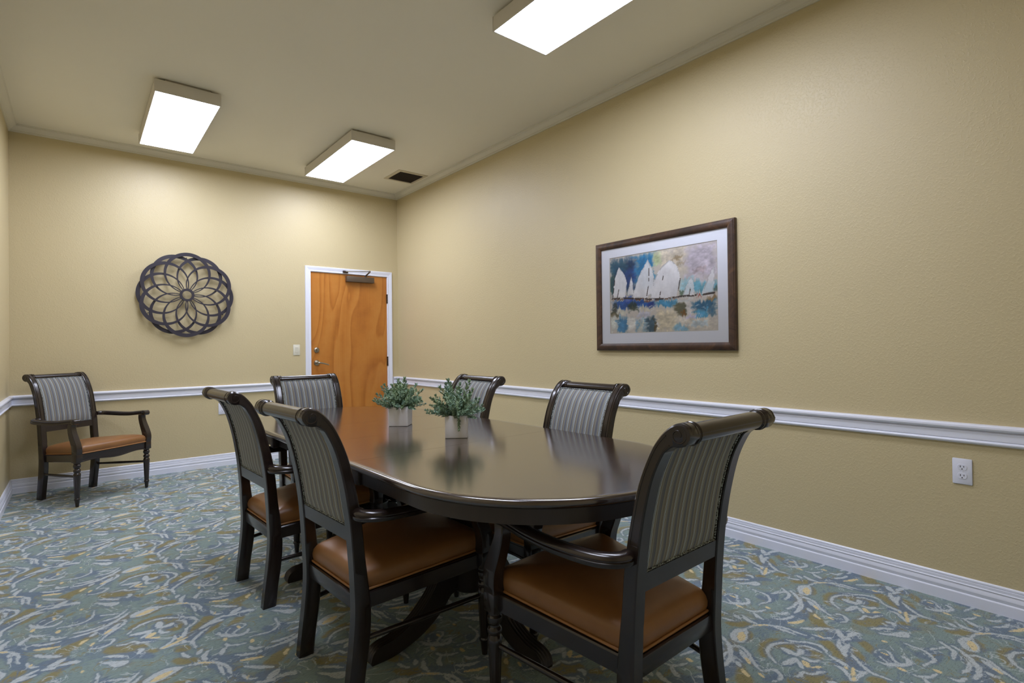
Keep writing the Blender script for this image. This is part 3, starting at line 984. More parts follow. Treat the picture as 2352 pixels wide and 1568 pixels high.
# ------------------------------------------------------------------ picture
def build_picture():
    y0, y1, z0, z1 = 1.628, 2.735, 1.133, 1.931
    yc, zc = (y0 + y1) / 2, (z0 + z1) / 2
    t = empty('framed_picture', (XR, yc, zc))
    tag(t, 'framed sailboat print with wide white mat on the right wall', 'picture')
    hw, hh = (y1 - y0) / 2, (z1 - z0) / 2
    # frame profile: (inwards from the outer edge, out from the wall)
    P = [(0, .002), (0, .022), (.003, .026), (.008, .027), (.010, .030), (.018, .033), (.036, .032), (.044, .027), (.048, .026), (.050, .022), (.051, .012), (.051, .004)]

    def pt(e, w, d, corner):
        sy, sz = corner
        return (-d, sy * (hw - w), sz * (hh - w))
    corners = [(-1, -1), (1, -1), (1, 1), (-1, 1)]
    for k in range(4):
        a, b = corners[k], corners[(k + 1) % 4]
        r = [[pt(k, w, d, a) for w, d in P], [pt(k, w, d, b) for w, d in P]]
        MB().rings(r).build('frame_rail', MAT['frame'], t, 30)
    # mat board with opening
    ay0, ay1, az0, az1 = 1.748 - yc, 2.608 - yc, 1.257 - zc, 1.815 - zc
    o = [(-1, -1), (1, -1), (1, 1), (-1, 1)]
    outer = [(a * (hw - .046), b * (hh - .046)) for a, b in o]
    inner = [(ay0, az0), (ay1, az0), (ay1, az1), (ay0, az1)]
    v = [(-.016, p, q) for p, q in outer] + [(-.016, p, q) for p, q in inner]
    f = [(k, (k + 1) % 4, (k + 1) % 4 + 4, k + 4) for k in range(4)]
    v += [(-.012, p, q) for p, q in outer] + [(-.012, p, q) for p, q in inner]
    f += [(k + 8, (k + 1) % 4 + 8, (k + 1) % 4 + 12, k + 12) for k in range(4)]
    new_mesh('mat_board', v, f, MAT['mat_board'], t)
    ins = [(ay0 + .004, az0 + .004), (ay1 - .004, az0 + .004), (ay1 - .004, az1 - .004), (ay0 + .004, az1 - .004)]
    v = [(-.0158, p, q) for p, q in inner] + [(-.0125, p, q) for p, q in ins]
    new_mesh('mat_bevel', v, [(k, (k + 1) % 4, (k + 1) % 4 + 4, k + 4) for k in range(4)], MAT['mat_bevel'], t)
    # the print: painted per vertex
    nx, nz = 300, 196
    S, T = np.meshgrid(np.linspace(0, 1, nx), np.linspace(0, 1, nz))     # S left to right as seen, T upwards
    rng = np.random.default_rng(3)

    def fbm(fx, fz, seed):
        r = np.random.default_rng(seed)
        out = np.zeros_like(S)
        amp, tot = 1.0, 0.0
        for o_ in range(4):
            gx, gz = int(fx * 2 ** o_) + 2, int(fz * 2 ** o_) + 2
            g = r.random((gz + 1, gx + 1))
            x, z = S * (gx - 1), T * (gz - 1)
            xi, zi = x.astype(int), z.astype(int)
            fx_, fz_ = x - xi, z - zi
            fx_, fz_ = fx_ * fx_ * (3 - 2 * fx_), fz_ * fz_ * (3 - 2 * fz_)
            out += amp * ((g[zi, xi] * (1 - fx_) + g[zi, xi + 1] * fx_) * (1 - fz_) + (g[zi + 1, xi] * (1 - fx_) + g[zi + 1, xi + 1] * fx_) * fz_)
            tot += amp
            amp *= .6
        return out / tot
    wx, wz = (fbm(9, 9, 1) - .5) * .10 + (fbm(4, 40, 11) - .5) * .05, (fbm(9, 9, 2) - .5) * .08 + (fbm(60, 3, 12) - .5) * .10
    rough = fbm(22, 22, 5)
    C = np.ones((nz, nx, 3)) * np.array([205, 198, 190.0])
    for cx, cz, rx, rz, c, a in PATCHES:
        d = np.maximum(np.abs(S + wx - cx) / rx, np.abs(T + wz - cz) / rz)
        k = np.clip((1.15 - d) / .50 + (rough - .5) * 1.1, 0, 1) * a
        cc = np.array(c) * (0.74 + .50 * rough)[..., None]
        C = C * (1 - k[..., None]) + cc * k[..., None]

    def inside(poly):
        r = np.zeros(S.shape, bool)
        x, z = S + wx * .12, T + wz * .12
        n = len(poly)
        for i in range(n):
            (ax, az), (bx, bz) = poly[i], poly[(i + 1) % n]
            if az == bz:
                continue
            hit = ((az > z) != (bz > z)) & (x < (bx - ax) * (z - az) / (bz - az) + ax)
            r ^= hit
        return r

    def seg_dist(pts):
        best = np.full(S.shape, 9.0)
        for (ax, az), (bx, bz) in zip(pts[:-1], pts[1:]):
            dx, dz = (bx - ax) * 1.55, bz - az
            px, pz = (S - ax) * 1.55, T - az
            t_ = np.clip((px * dx + pz * dz) / (dx * dx + dz * dz + 1e-9), 0, 1)
            best = np.minimum(best, np.hypot(px - t_ * dx, pz - t_ * dz))
        return best
    shade = fbm(14, 5, 8)
    for i, poly in enumerate(SAILS):
        k = inside(poly) * (.95 if i < 4 else .8)
        edge = np.clip(1 - seg_dist(list(poly) + [poly[0]]) / .02, 0, 1)
        cc = np.array([238, 238, 242.0]) * (0.88 + .18 * shade)[..., None]
        cc = cc * (1 - .25 * edge[..., None] * (rough > .5)[..., None])
        C = C * (1 - k[..., None]) + cc * k[..., None]
    for i, pts in enumerate(MASTS):
        d = seg_dist(pts)
        w = .006 if i < len(MASTS) - 1 else .011
        k = np.clip((w - d) / .004 + .5, 0, 1) * (rough > .42) * .85
        C = C * (1 - k[..., None]) + np.array([52, 40, 38.0]) * k[..., None]
    # loose pale dabs on the water
    for _ in range(26):
        cx, cz = rng.random(), .05 + .38 * rng.random()
        k = np.clip(1.2 - np.hypot((S - cx) / .03, (T - cz + wz) / .008), 0, 1) * .6
        C = C * (1 - k[..., None]) + np.array([226, 228, 232.0]) * k[..., None]
    C = np.clip(C / 255, 0, 1)
    L = np.where(C <= .04045, C / 12.92, ((C + .055) / 1.055) ** 2.4)
    yy = 2.607 - yc - S * (2.607 - 1.749)
    zz = 1.258 - zc + T * (1.814 - 1.258)
    co = np.stack([np.full_like(S, -.0126), yy, zz], -1).reshape(-1, 3)
    k = np.arange(nx * nz).reshape(nz, nx)
    q = np.stack([k[:-1, :-1], k[1:, :-1], k[1:, 1:], k[:-1, 1:]], -1).reshape(-1, 4)
    me = bpy.data.meshes.new('print')
    me.vertices.add(len(co))
    me.vertices.foreach_set('co', co.astype(np.float32).ravel())
    me.loops.add(len(q) * 4)
    me.loops.foreach_set('vertex_index', q.astype(np.int32).ravel())
    me.polygons.add(len(q))
    me.polygons.foreach_set('loop_start', np.arange(0, len(q) * 4, 4, dtype=np.int32))
    me.update(calc_edges=True)
    at = me.color_attributes.new('paint', 'FLOAT_COLOR', 'POINT')
    at.data.foreach_set('color', np.concatenate([L.reshape(-1, 3), np.ones((nx * nz, 1))], 1).astype(np.float32).ravel())
    me.materials.append(MAT['paint'])
    o = bpy.data.objects.new('print', me)
    col.objects.link(o)
    o.parent = t
    o['label'] = 'print of white sailing boats on blue water'
    MB().box(-.0195, -.0180, -(hw - .047), hw - .047, -(hh - .047), hh - .047).build('glass_pane', MAT['glass'], t)
    MB().box(-.011, -.001, -(hw - .02), hw - .02, -(hh - .02), hh - .02).build('backing', MAT['frame'], t)


build_picture()


# ------------------------------------------------------------------ ceiling lights and vent
def build_light(cx, cy, label):
    t = empty('ceiling_light', (cx, cy, ZC))
    tag(t, label, 'ceiling light', 'surface mounted ceiling lights')
    hx, hy, zb, zt = .203, .610, -.100, -.014
    # mounting channel against the ceiling
    MB().box(-.14, .14, -hy + .01, hy - .01, -.016, 0).build('mounting_channel', MAT['nickel'], t)
    # side panels and end caps round an open bottom
    for s in (-1, 1):
        a, b = sorted((s * hx, s * (hx - .006)))
        MB().box(a, b, -hy + .004, hy - .004, zb, zt, .0015, 1).build('side_panel', MAT['housing'], t)
        a, b = sorted((s * hy, s * (hy - .010)))
        MB().box(-hx - .003, hx + .003, a, b, zb - .001, zt, .004).build('end_cap', MAT['housing'], t, 35)
    MB().box(-hx + .006, hx - .006, -hy + .01, hy - .01, zt - .004, zt).build('back_plate', MAT['housing'], t)
    MB().box(-hx + .007, hx - .007, -hy + .0105, hy - .0105, zb + .0005, zb + .005).build('diffuser', MAT['diffuser'], t)


build_light(.613, 4.972, 'lit rectangular ceiling light near the left wall above the rosette')
build_light(2.024, 4.997, 'lit rectangular ceiling light beside the air vent near the door')
build_light(2.030, 1.782, 'lit rectangular ceiling light cut by the top edge of the picture')
build_light(.613, 1.782, 'lit rectangular ceiling light overhead on the left, outside the picture')


def build_vent():
    t = empty('ceiling_vent', (2.815, 5.30, ZC))
    tag(t, 'square ceiling air vent with dark grille in the corner above the door', 'vent')
    hx, hy = .175, .185
    ix, iy = .141, .149
    r = []
    for sx, sy in ((-1, -1), (1, -1), (1, 1), (-1, 1), (-1, -1)):
        r.append([(sx * hx, sy * hy, 0), (sx * hx, sy * hy, -.005), (sx * (ix + .006), sy * (iy + .006), -.009), (sx * ix, sy * iy, -.008), (sx * ix, sy * iy, -.001)])
    MB().rings(r, cap=False).build('vent_frame', MAT['vent'], t, weld=True)
    m = MB().box(-ix, ix, -iy, iy, -.0025, -.001)
    for k in range(17):
        y = -iy + (k + .5) * 2 * iy / 17
        m.box(-ix, ix, y - .0012, y + .0012, -.006, -.002)
    for k in range(17):
        x = -ix + (k + .5) * 2 * ix / 17
        m.box(x - .0012, x + .0012, -iy, iy, -.0058, -.002)
    m.build('grille', MAT['grille'], t)


build_vent()


# ------------------------------------------------------------------ dining table
def build_table():
    ZT = .760
    t = empty('dining_table', (1.289, 2.370, 0), math.radians(1.7))
    tag(t, 'long oval dark espresso dining table with two leaves on pedestals', 'table')
    W = .546                      # half width at the outermost edge
    NEAR, FAR = -1.425, 1.315     # ends
    SEAM = .4575

    def end_outline(inset, sgn, y_end):
        R = W - inset
        yc = y_end - sgn * W
        ys = sgn * (SEAM + .0006)
        pts = [(-R, ys), (-R, (ys * 2 + yc) / 3), (-R, (ys + 2 * yc) / 3)]
        for k in range(49):
            a = math.pi * k / 48
            pts.append((-R * math.cos(a), yc + sgn * R * math.sin(a)))
        pts += [(R, (ys + 2 * yc) / 3), (R, (ys * 2 + yc) / 3), (R, ys)]
        return pts
    EDGE = [(.030, ZT), (.013, ZT), (.007, ZT - .0015), (.0025, ZT - .005), (0, ZT - .011), (.0005, ZT - .017), (.004, ZT - .022), (.010, ZT - .025), (.012, ZT - .027), (.030, ZT - .027)]

    def slab(outline_fn):
        return MB().rings([[(x, y, z) for x, y in outline_fn(i)] for i, z in EDGE])
    for sgn, ye in ((-1, NEAR), (1, FAR)):
        slab(lambda i: end_outline(i, sgn, ye)).build('tabletop_end', MAT['top'], t, 50)
    for y0, y1 in ((-SEAM + .0006, -.0006), (.0006, SEAM - .0006)):
        slab(lambda i: [(-(W - i), y0), (-(W - i), y1), (W - i, y1), (W - i, y0)]).build('leaf', MAT['top'], t, 50)
    # aprons
    A0, A1, ZA0, ZA1 = .030, .050, .684, ZT - .027
    for sgn, ye in ((-1, NEAR), (1, FAR)):
        o, i = end_outline(A0, sgn, ye), end_outline(A1, sgn, ye)
        rr = [[(a[0], a[1], ZA0), (a[0], a[1], ZA1), (b[0], b[1], ZA1), (b[0], b[1], ZA0)] for a, b in zip(o, i)]
        MB().rings(rr).build('apron', MAT['table_wood'], t, 40)
    for y0, y1 in ((-SEAM + .001, -.001), (.001, SEAM - .001)):
        for s in (-1, 1):
            a, b = sorted((s * (W - .046), s * (W - .062)))
            MB().box(a, b, y0, y1, ZA0 + .002, ZA1).build('leaf_apron', MAT['table_wood'], t)
    for y in (-SEAM - .030, SEAM + .030):
        for s in (-1, 1):
            x = s * (W - .031)
            MB().box(x - .012, x + .012, y - .020, y + .020, ZA0 - .004, ZA1, .003).build('apron_block', MAT['table_wood'], t, 35)
    # slides under the top
    for x in (-.22, .22):
        MB().box(x - .03, x + .03, -1.0, .95, .690, .733).build('extension_slide', MAT['table_wood'], t)
    # pedestals
    for yp, out in ((-.462, -1), (.462, 1)):
        ped = MB().lathe([(.075, .150), (.082, .156), (.084, .170), (.084, .300), (.088, .306), (.088, .316), (.070, .326), (.050, .340), (.047, .352), (.062, .372), (.078, .405), (.082, .440), (.074, .480), (.055, .515), (.046, .535),
                          (.058, .545), (.058, .556), (.046, .566), (.050, .580), (.066, .600), (.078, .630), (.080, .660), (.080, .690)], (0, yp, 0), 'z', 40).build('pedestal', MAT['table_wood'], t, 35)
        MB().box(-.28, .28, yp - .06, yp + .06, .690, .733, .004).build('top_cleat', MAT['table_wood'], ped, 35)
        for dx, dy in ((-1, 0), (1, 0), (0, out)):
            # sabre leg: side profile (distance from axis, z) top edge / bottom edge
            top = catmull([(.078, 0, .296), (.125, 0, .288), (.165, 0, .250), (.215, 0, .175), (.290, 0, .105), (.370, 0, .068), (.430, 0, .058), (.462, 0, .040), (.472, 0, .012)], 5)
            bot = catmull([(.070, 0, .165), (.098, 0, .160), (.120, 0, .150), (.165, 0, .100), (.245, 0, .045), (.335, 0, .012), (.405, 0, .000), (.440, 0, .000), (.468, 0, .000)], 5)
            hw = .027
            rr = []
            sx, sy = -dy, dx
            for a, b in zip(top, bot):
                ring = []
                n = Vector((a.x - b.x, 0, a.z - b.z))
                L = max(n.length, 1e-4)
                fl = min(.004, L * .2)
                cs = [(-hw, 0, b), (hw, 0, b), (hw, 1, a)]
                ring.append((b, -hw, 0))
                ring.append((b, hw, 0))
                # reeded upper face
                K = 16
                for k in range(K + 1):
                    w_ = hw - 2 * hw * k / K
                    ring.append((a, w_, -fl * abs(math.sin(math.pi * 4 * k / K)) ** .5 if 0 < k < K else 0))
                out_ring = []
                u = n.normalized() if n.length > 1e-6 else Vector((0, 0, 1))
                for p, w_, d in ring:
                    q = p + u * (d + (fl if p is a else 0) * 0)
                    out_ring.append((dx * q.x + sx * w_, yp + dy * q.x + sy * w_, max(q.z, 0)))
                rr.append(out_ring)
            MB().rings(rr).build('leg', MAT['table_wood'], ped, 40)
    return t


build_table()


# ------------------------------------------------------------------ dining chairs (front = +y, origin on the floor under the rear posts)
def lerp_table(tab, z):
    for (z0, v0), (z1, v1) in zip(tab[:-1], tab[1:]):
        if z <= z1:
            k = (z - z0) / (z1 - z0)
            return v0 + (v1 - v0) * k
    return tab[-1][1]


FRONT = [(-.014, 0), (-.004, .09), (.012, .20), (.016, .30), (.006, .40), (-.004, .48), (-.013, .58), (-.022, .645), (-.038, .725), (-.062, .820), (-.098, .906), (-.128, .952), (-.158, .980), (-.185, .991), (-.206, .984), (-.214, .966)]
REAR = [(-.072, 0), (-.062, .09), (-.050, .19), (-.042, .30), (-.045, .40), (-.049, .48), (-.056, .572), (-.064, .640), (-.080, .735), (-.106, .838), (-.136, .904), (-.152, .922), (-.166, .931), (-.182, .932), (-.200, .938), (-.212, .954)]
ROLL_C = (-.184, .961)


def build_chair():
    t = empty('dining_armchair', (0, 0, 0))
    wood = MAT['wood']
    Fc = catmull([(y, 0, z) for y, z in FRONT], 4)
    Rc = catmull([(y, 0, z) for y, z in REAR], 4)
    XI, XO = .178, .222           # inner / outer face of the posts
    # ---- rear posts, scrolled at the top
    for s in (-1, 1):
        rr = []
        for a, b in zip(Fc, Rc):
            f = Vector((0, a.x, a.z))
            r = Vector((0, b.x, b.z))
            d = r - f
            g = min(1, max(0, (a.z - .60) / .06)) if a.z > .6 else 0
            xo = XO if a.z > .45 else XO - .004 * (1 - a.z / .45)
            xi = XI + (.002 if a.z < .45 else 0)
            w = xo - xi
            sec = [(0, .10), (.10, .02), (.16, 0.0), (.20, .07 * g), (.26, .07 * g), (.30, 0), (.68, 0), (.73, .09 * g), (.80, .09 * g), (.84, .0), (.93, .02), (1, .10), (1, .92), (.94, 1), (.06, 1), (0, .92)]
            rr.append([tuple(Vector((s * (xi + w * u), 0, 0)) + f + d * v) for u, v in sec])
        MB().rings(rr).build('rear_post', wood, t, 32)
        # carved spiral and edge line on the outer face
        pts = []
        for k in range(30):
            a = k / 29
            r = .007 + .016 * a
            th = math.radians(200 - 430 * a)
            pts.append((s * (XO - .0005), ROLL_C[0] + .003 + r * math.cos(th), ROLL_C[1] + r * math.sin(th)))
        MB().tube(pts, .0024, 6).build('scroll_carving', wood, t, 50)
        line = [(s * (XO - .0003), b.x + (a.x - b.x) * .74, b.z + (a.z - b.z) * .74) for a, b in zip(Fc, Rc) if .655 < a.z and a.x > -.15]
        l2 = [(s * (XO - .0003), b.x + (a.x - b.x) * .16, b.z + (a.z - b.z) * .16) for a, b in zip(Fc, Rc) if .655 < a.z and a.x > -.15]
        MB().tube(l2[::-1] + line, .0019, 6).build('edge_bead', wood, t, 50)
    # ---- crest roll with collars
    prof = [(.0285, -XI), (.030, -XI + .003), (.0285, -XI + .006), (.0255, -XI + .008), (.0255, -XI + .011), (.0285, -XI + .013), (.0285, -XI + .016), (.0245, -XI + .020)]
    prof = prof + [(r, -h) for r, h in prof[::-1]]
    MB().lathe(prof, (0, ROLL_C[0], ROLL_C[1]), 'x', 28).build('crest_roll', wood, t, 35)
    # ---- upholstered back panel, following the posts
    zs = [.580 + .012 * k for k in range(28)]

    def curve_at(C, z):
        for p, q in zip(C[:-1], C[1:]):
            if p.z <= z <= q.z:
                return p.x + (q.x - p.x) * (z - p.z) / (q.z - p.z)
        return C[-1].x
    cols = 13
    fr, bk = [], []
    top_f = .955
    for k in range(27):
        z = .583 + (top_f - .583) * k / 26
        yf = curve_at(Fc[:60], z)
        zb = .583 + (.925 - .583) * k / 26
        yb_ = curve_at(Rc[:60], zb) if zb < .92 else -.150
        rowf, rowb = [], []
        for j in range(cols):
            x = -XI + 2 * XI * j / (cols - 1)
            u = abs(x) / XI
            e = (1 - u ** 6)
            v = min(1, min(k, 26 - k) / 4)
            rowf.append((x, yf - .012 + .014 * e * (v ** .6), z))
            rowb.append((x, yb_ + .012 - .010 * e * (v ** .6), zb))
        fr.append(rowf)
        bk.append(rowb)

    def grid(rows):
        n = len(rows[0])
        v = [p for r in rows for p in r]
        f = [(i * n + j, i * n + j + 1, (i + 1) * n + j + 1, (i + 1) * n + j) for i in range(len(rows) - 1) for j in range(n - 1)]
        return v, f
    m = MB()
    rr = [fr[k] + bk[k][::-1] for k in range(27)]
    m.rings(rr)
    panel = m.build('back_panel', MAT['stripes'], t, 60)
    # braid round front and back of the panel
    for rows, dy in ((fr, .003), (bk, -.003)):
        lft = [(r[0][0] + .004, r[0][1] + dy, r[0][2]) for r in rows]
        rgt = [(r[-1][0] - .004, r[-1][1] + dy, r[-1][2]) for r in rows]
        b0 = [(p[0], p[1] + dy, p[2] + .002) for p in rows[0]]
        t0 = [(p[0], p[1] + dy, p[2] - .002) for p in rows[-1]]
        MB().tube(lft[::-1] + b0[1:-1] + rgt, .0030, 6).build('braid_trim', MAT['braid'], panel, 60)
        if dy > 0:
            MB().tube(t0, .0030, 6).build('braid_trim', MAT['braid'], panel, 60)
    # ---- lower back rail
    m = MB()
    m.rings([[(x, curve_at(Fc, .535) - .006, .533), (x, curve_at(Fc, .583) - .006, .583), (x, curve_at(Rc, .583) + .004, .583), (x, curve_at(Rc, .535) + .004, .533)] for x in (-XI - .002, XI + .002)])
    m.build('back_rail', wood, t)
    # ---- seat frame: rails slope slightly to the back

    def zs_(y):
        return .352 + .085 * y
    WR, WF = .196, .276
    hx = lambda y: WR + (WF - WR) * y / .456
    RH = .052
    for s in (-1, 1):
        r = []
        for y in (-.02, .23, .455):
            xo, xi = s * (hx(y) + .010), s * (hx(y) - .014)
            r.append([(xo, y, zs_(y) - RH), (xo, y, zs_(y) - .004), (s * (hx(y) + .006), y, zs_(y)), (xi, y, zs_(y)), (xi, y, zs_(y) - RH), (s * (hx(y) + .006), y, zs_(y) - RH - .003)])
        MB().rings(r).build('side_rail', wood, t, 30)
    MB().box(-XI - .002, XI + .002, -.034, -.012, zs_(0) - RH, zs_(0) - .001, .002).build('rear_rail', wood, t, 30)
    r = []
    for k in range(25):
        x = -.262 + .524 * k / 24
        u = abs(x) / .262
        dip = .012 * math.cos(u * math.pi * 1.5) * (1 if u < .95 else 1)
        z0 = zs_(.47) - .054 - .006 + dip * -.6
        yb2 = .462 + .014 * (1 - u * u)
        r.append([(x, yb2 - .010, z0), (x, yb2 + .012, z0), (x, yb2 + .012, z0 + .008), (x, yb2 + .0085, z0 + .011), (x, yb2 + .0085, zs_(.47) - .010), (x, yb2 + .011, zs_(.47) - .006), (x, yb2 + .011, zs_(.47)), (x, yb2 - .010, zs_(.47))])
    MB().rings(r).build('front_rail', wood, t, 30)
    # ---- cushion
    out = []

    def corner(cx, cy, r, a0, a1, n=6):
        return [(cx + r * math.cos(a0 + (a1 - a0) * k / n), cy + r * math.sin(a0 + (a1 - a0) * k / n)) for k in range(n + 1)]

    def side(p, q, n=8):
        return [(p[0] + (q[0] - p[0]) * k / n, p[1] + (q[1] - p[1]) * k / n) for k in range(1, n)]
    rr_, fw, rw = .022, .262, .194
    y0, y1 = -.016, .478
    c1 = corner(fw - rr_, y1 - rr_, rr_, 0, math.pi / 2)
    c2 = corner(-fw + rr_, y1 - rr_, rr_, math.pi / 2, math.pi)
    c3 = corner(-rw + rr_, y0 + rr_, rr_, math.pi, 1.5 * math.pi)
    c4 = corner(rw - rr_, y0 + rr_, rr_, 1.5 * math.pi, 2 * math.pi)

    def bulge(l, sg):
        n = len(l) + 1
        return [(x, y + sg * .012 * math.sin(math.pi * (k + 1) / n)) for k, (x, y) in enumerate(l)]
    out = c1 + bulge(side(c1[-1], c2[0]), 1) + c2 + side(c2[-1], c3[0]) + c3 + side(c3[-1], c4[0]) + c4 + side(c4[-1], c1[0])
    cx, cy = 0, .235

    def ring(k, h):
        return [(cx + (x - cx) * k, cy + (y - cy) * k, zs_(cy + (y - cy) * k) + h) for x, y in out]
    lv = [(.985, .0), (1.0, .008), (1.015, .022), (1.016, .036), (1.0, .050), (.965, .061), (.90, .070), (.78, .078), (.60, .085), (.40, .089), (.2, .091), (.02, .0915)]
    cu = MB().rings([ring(k, h) for k, h in lv]).build('seat_cushion', MAT['leather'], t, 60)
    MB().tube([(cx + (x - cx) * 1.012, cy + (y - cy) * 1.012, zs_(y) + .006) for x, y in out], .0045, 8, closed=True).build('welt', MAT['welt'], cu, 60)
    # ---- turned front legs with square block, and arm supports
    for s in (-1, 1):
        X, Y = s * .281, .456
        zb = zs_(.456) - .058          # underside of block
        k = zb / .333
        prof = [(.0105, 0), (.0150, .045 * k), (.0165, .050 * k), (.0195, .054 * k), (.0200, .060 * k), (.0165, .066 * k)]
        m = MB()
        m.lathe(prof, (X, Y, 0), 'z', 32)
        # fluted taper
        fl = []
        for q in range(13):
            z = (.066 + (.236 - .066) * q / 12) * k
            r0 = .0165 + (.0238 - .0165) * q / 12
            amp = .0022 * math.sin(math.pi * min(1, max(0, (q - .5) / 11))) ** .35 if .5 < q < 11.5 else 0
            fl.append([(X + (r0 - amp * (.5 + .5 * math.cos(10 * a))) * math.cos(a), Y + (r0 - amp * (.5 + .5 * math.cos(10 * a))) * math.sin(a), z) for a in [2 * math.pi * j / 40 for j in range(40)]])
        m.rings(fl)
        m.lathe([(.0238, .236 * k), (.0235, .244 * k), (.0195, .254 * k), (.0170, .258 * k), (.0225, .264 * k), (.0240, .272 * k), (.0215, .280 * k), (.0165, .285 * k), (.0160, .290 * k), (.0215, .296 * k), (.0245, .306 * k), (.0235, .316 * k), (.0180, .322 * k), (.0225, .326 * k), (.0225, .333 * k)], (X, Y, 0), 'z', 32)
        m.box(X - .024, X + .024, Y - .026, Y + .026, zb, zs_(.456) + .006, .003)
        m.build('front_leg', wood, t, 35)
        # arm support: S curve
        Fs = catmull([(.482, 0, .392), (.486, 0, .425), (.482, 0, .462), (.462, 0, .510), (.440, 0, .555), (.428, 0, .592), (.430, 0, .622)], 5)
        Bs = catmull([(.430, 0, .392), (.432, 0, .425), (.426, 0, .462), (.408, 0, .510), (.394, 0, .555), (.388, 0, .592), (.390, 0, .622)], 5)
        rr = []
        for q, (a, b) in enumerate(zip(Fs, Bs)):
            g = q / (len(Fs) - 1)
            w = .0235 - .004 * g
            xc = X + s * .004 * math.sin(math.pi * g)
            sec = [(-w, .08), (-w + .003, 0), (w - .003, 0), (w, .08), (w, .92), (w - .003, 1), (-w + .003, 1), (-w, .92)]
            rr.append([(xc + u, a.x + (b.x - a.x) * v, a.z + (b.z - a.z) * v) for u, v in sec])
        MB().rings(rr).build('arm_support', wood, t, 35)
        # arm
        path = catmull([(s * .218, -.030, .632), (s * .240, -.030, .631), (s * .268, -.012, .630), (s * .286, .030, .628), (s * .293, .100, .626), (s * .294, .190, .625), (s * .290, .280, .628), (s * .285, .360, .636), (s * .283, .420, .642), (s * .283, .445, .642)], 5)
        sec = [(-.020, -.016), (.020, -.016), (.0225, -.011), (.0225, -.004), (.019, -.001), (.019, .002), (.0215, .004), (.019, .011), (.010, .0165), (0, .0175), (-.010, .0165), (-.019, .011), (-.0215, .004), (-.019, .002), (-.019, -.001), (-.0225, -.004), (-.0225, -.011)]
        ar = MB().sweep(path, sec).build('arm', wood, t, 40)
        m = MB().lathe([(.016, -.0235), (.0205, -.0215), (.0205, .0215), (.016, .0235)], (s * .283, .447, .6385), 'x', 22)
        pts = []
        for q in range(20):
            a = q / 19
            th = math.radians(90 - 420 * a * s * s)
            pts.append((s * (.283 + .0236), .447 + (.015 - .011 * a) * math.cos(th), .6385 + (.015 - .011 * a) * math.sin(th)))
        m.tube(pts, .0014, 6)
        m.build('arm_scroll', wood, ar, 40)
        # side stretcher
        y_r = -.030
        MB().tube([(s * .200, y_r, .200), (s * .240, .21, .213), (s * .279, .450, .226)], [.0085, .0105, .0085], 12).build('stretcher', wood, t, 60)
    return t


chair = build_chair()
SPOTS = [
    (-.050, 5.726, 215.3, 'striped armchair standing alone in the far left corner'),
    (1.319, .921, 1.1, 'striped armchair at the near table end, back to the viewer, nearest of all'),
    (.728, 1.917, -86.1, 'striped armchair on the left long side of the table, the nearer of two'),
    (.697, 2.806, -86.5, 'striped armchair on the left long side of the table, the farther of two'),
    (1.236, 3.652, 182.0, 'striped armchair at the far table end in front of the door'),
    (1.824, 2.797, 90.2, 'striped armchair on the picture-wall side of the table, behind a plant'),
    (1.829, 1.845, 89.1, 'striped armchair on the picture-wall side of the table, clear of the plants'),
]
for k, (x, y, a, lab) in enumerate(SPOTS):
    c = chair if k == 0 else copy_tree(chair)
    c.location = (x, y, 0)
    c.rotation_euler = (0, 0, math.radians(a))
    tag(c, lab, 'chair', 'matching dining armchairs')


# ------------------------------------------------------------------ potted plants
def sprig_mesh(seed, length):
    r = random.Random(seed)
    m = MB()
    bend = r.uniform(-.15, .25)
    n = 9
    pts = [Vector((bend * length * (k / n) ** 2, 0, length * k / n)) for k in range(n + 1)]
    m.tube(pts, [.0011 - .0006 * k / n for k in range(n + 1)], 5)
    nl = 15
    for k in range(nl + 3):
        t = .22 + .78 * min(1, k / nl)
        q = min(n, t * n)
        i = min(int(q), n - 1)
        base = pts[i].lerp(pts[i + 1], q - i)
        for side in (0, 1):
            az = k * 2.4 + side * math.pi + r.uniform(-.4, .4)
            el = r.uniform(.5, 1.0) if k < nl else r.uniform(1.0, 1.35)
            L = r.uniform(.016, .025) * (1.05 - .25 * t)
            w = L * r.uniform(.22, .30)
            d = Vector((math.cos(az) * math.cos(el), math.sin(az) * math.cos(el), math.sin(el)))
            sd = d.cross(Vector((0, 0, 1))).normalized()
            nn = sd.cross(d).normalized()
            P = [base, base + d * L * .3 + sd * w * .8 + nn * .001, base + d * L * .62 + sd * w + nn * .0016, base + d * L,
                 base + d * L * .62 - sd * w + nn * .0016, base + d * L * .3 - sd * w * .8 + nn * .001, base + d * L * .5 - nn * .0012]
            m.add(P, [(0, 1, 6), (1, 2, 6), (2, 3, 6), (3, 4, 6), (4, 5, 6), (5, 0, 6)])
    return m


SPRIGS = []


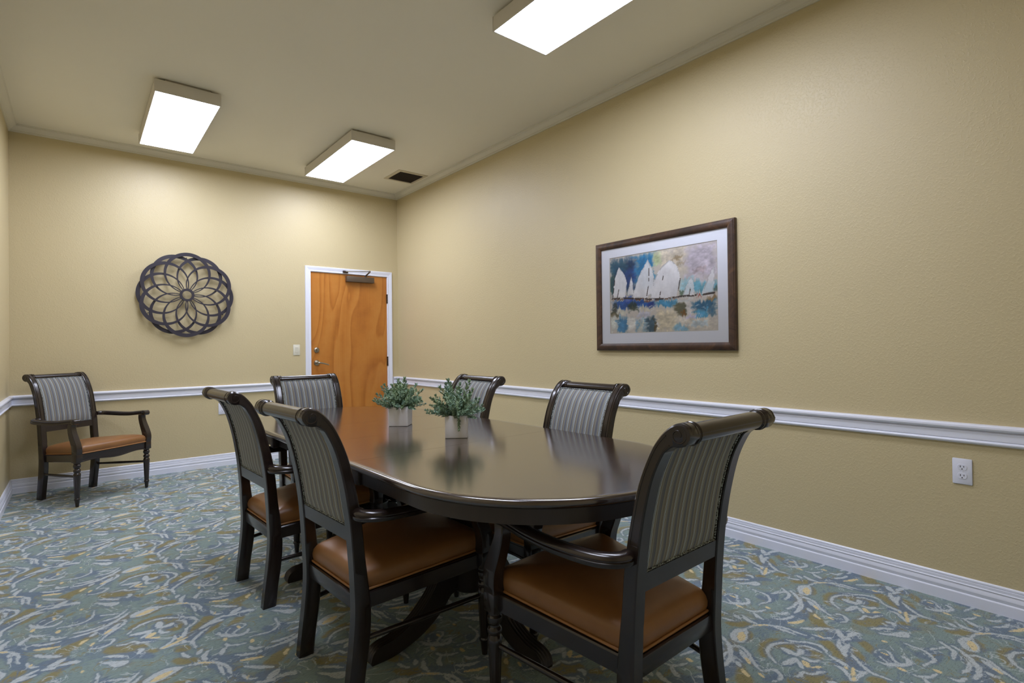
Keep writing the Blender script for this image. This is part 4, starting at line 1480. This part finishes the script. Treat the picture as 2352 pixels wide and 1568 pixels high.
def build_plant(loc, rz, seed, label, trailing):
    t = empty('potted_plant', loc, rz)
    tag(t, label, 'plant', 'potted plants on the table')
    h = .0515
    H = .103
    m = MB()

    def sq(k, z, r=.006):
        pts = []
        for cx, cy, a0 in ((1, 1, 0), (-1, 1, 90), (-1, -1, 180), (1, -1, 270)):
            for q in range(5):
                a = math.radians(a0 + 90 * q / 4)
                pts.append((cx * (k - r) + r * math.cos(a), cy * (k - r) + r * math.sin(a), z))
        return pts
    m.rings([sq(h - .005, .0), sq(h - .001, .0015), sq(h, .005), sq(h, H - .003), sq(h - .001, H - .0008), sq(h - .003, H), sq(h - .006, H - .001, .004), sq(h - .008, H - .004, .004), sq(h - .008, H - .02, .004)], capends=(True, False))
    m.build('pot', MAT['ceramic'], t, 40)
    MB().rings([sq(h - .0085, H - .030, .004), sq(h - .0085, H - .016, .004)]).build('soil', MAT['soil'], t)
    r = random.Random(seed)
    if not SPRIGS:
        for k in range(6):
            o = sprig_mesh(50 + k, [.115, .105, .095, .12, .10, .088][k]).build('sprig', MAT['leaf'], t)
            SPRIGS.append(o.data)
            bpy.data.objects.remove(o)
    n = 64
    for k in range(n):
        g = (k + .5) / n
        tilt = math.radians(4 + 66 * g ** .62) + r.uniform(-.14, .14)
        az = k * 2.39996 + r.uniform(-.3, .3)
        o = bpy.data.objects.new('sprig', SPRIGS[r.randrange(len(SPRIGS))])
        col.objects.link(o)
        o.parent = t
        rad = .034 * g ** .6
        o.location = (rad * math.cos(az), rad * math.sin(az), H - .014)
        o.rotation_euler = (0, tilt, az)
        s = r.uniform(.86, 1.10) * (1.30 - .52 * g)
        o.scale = (s, s, s)
    if trailing:
        o = bpy.data.objects.new('sprig', SPRIGS[5])
        col.objects.link(o)
        o.parent = t
        o.location = (.012, -h + .012, H + .004)
        o.rotation_euler = (0, math.radians(150), math.radians(-88))
        o.scale = (.8, .8, .8)


def pot_centre(ax, ay, bx, by):
    d = Vector((bx - ax, by - ay, 0)).normalized()
    nrm = Vector((-d.y, d.x, 0))
    c = Vector(((ax + bx) / 2, (ay + by) / 2, 0)) + nrm * .0515
    return (c.x, c.y, .7600), math.atan2(d.y, d.x)


l1, a1 = pot_centre(1.261, 2.596, 1.339, 2.523)
l2, a2 = pot_centre(1.286, 2.074, 1.369, 2.013)
build_plant(l1, a1, 4, 'bushy green plant in square white pot, farther from the viewer', False)
build_plant(l2, a2, 9, 'spiky green plant in square white pot with a sprig hanging over', True)
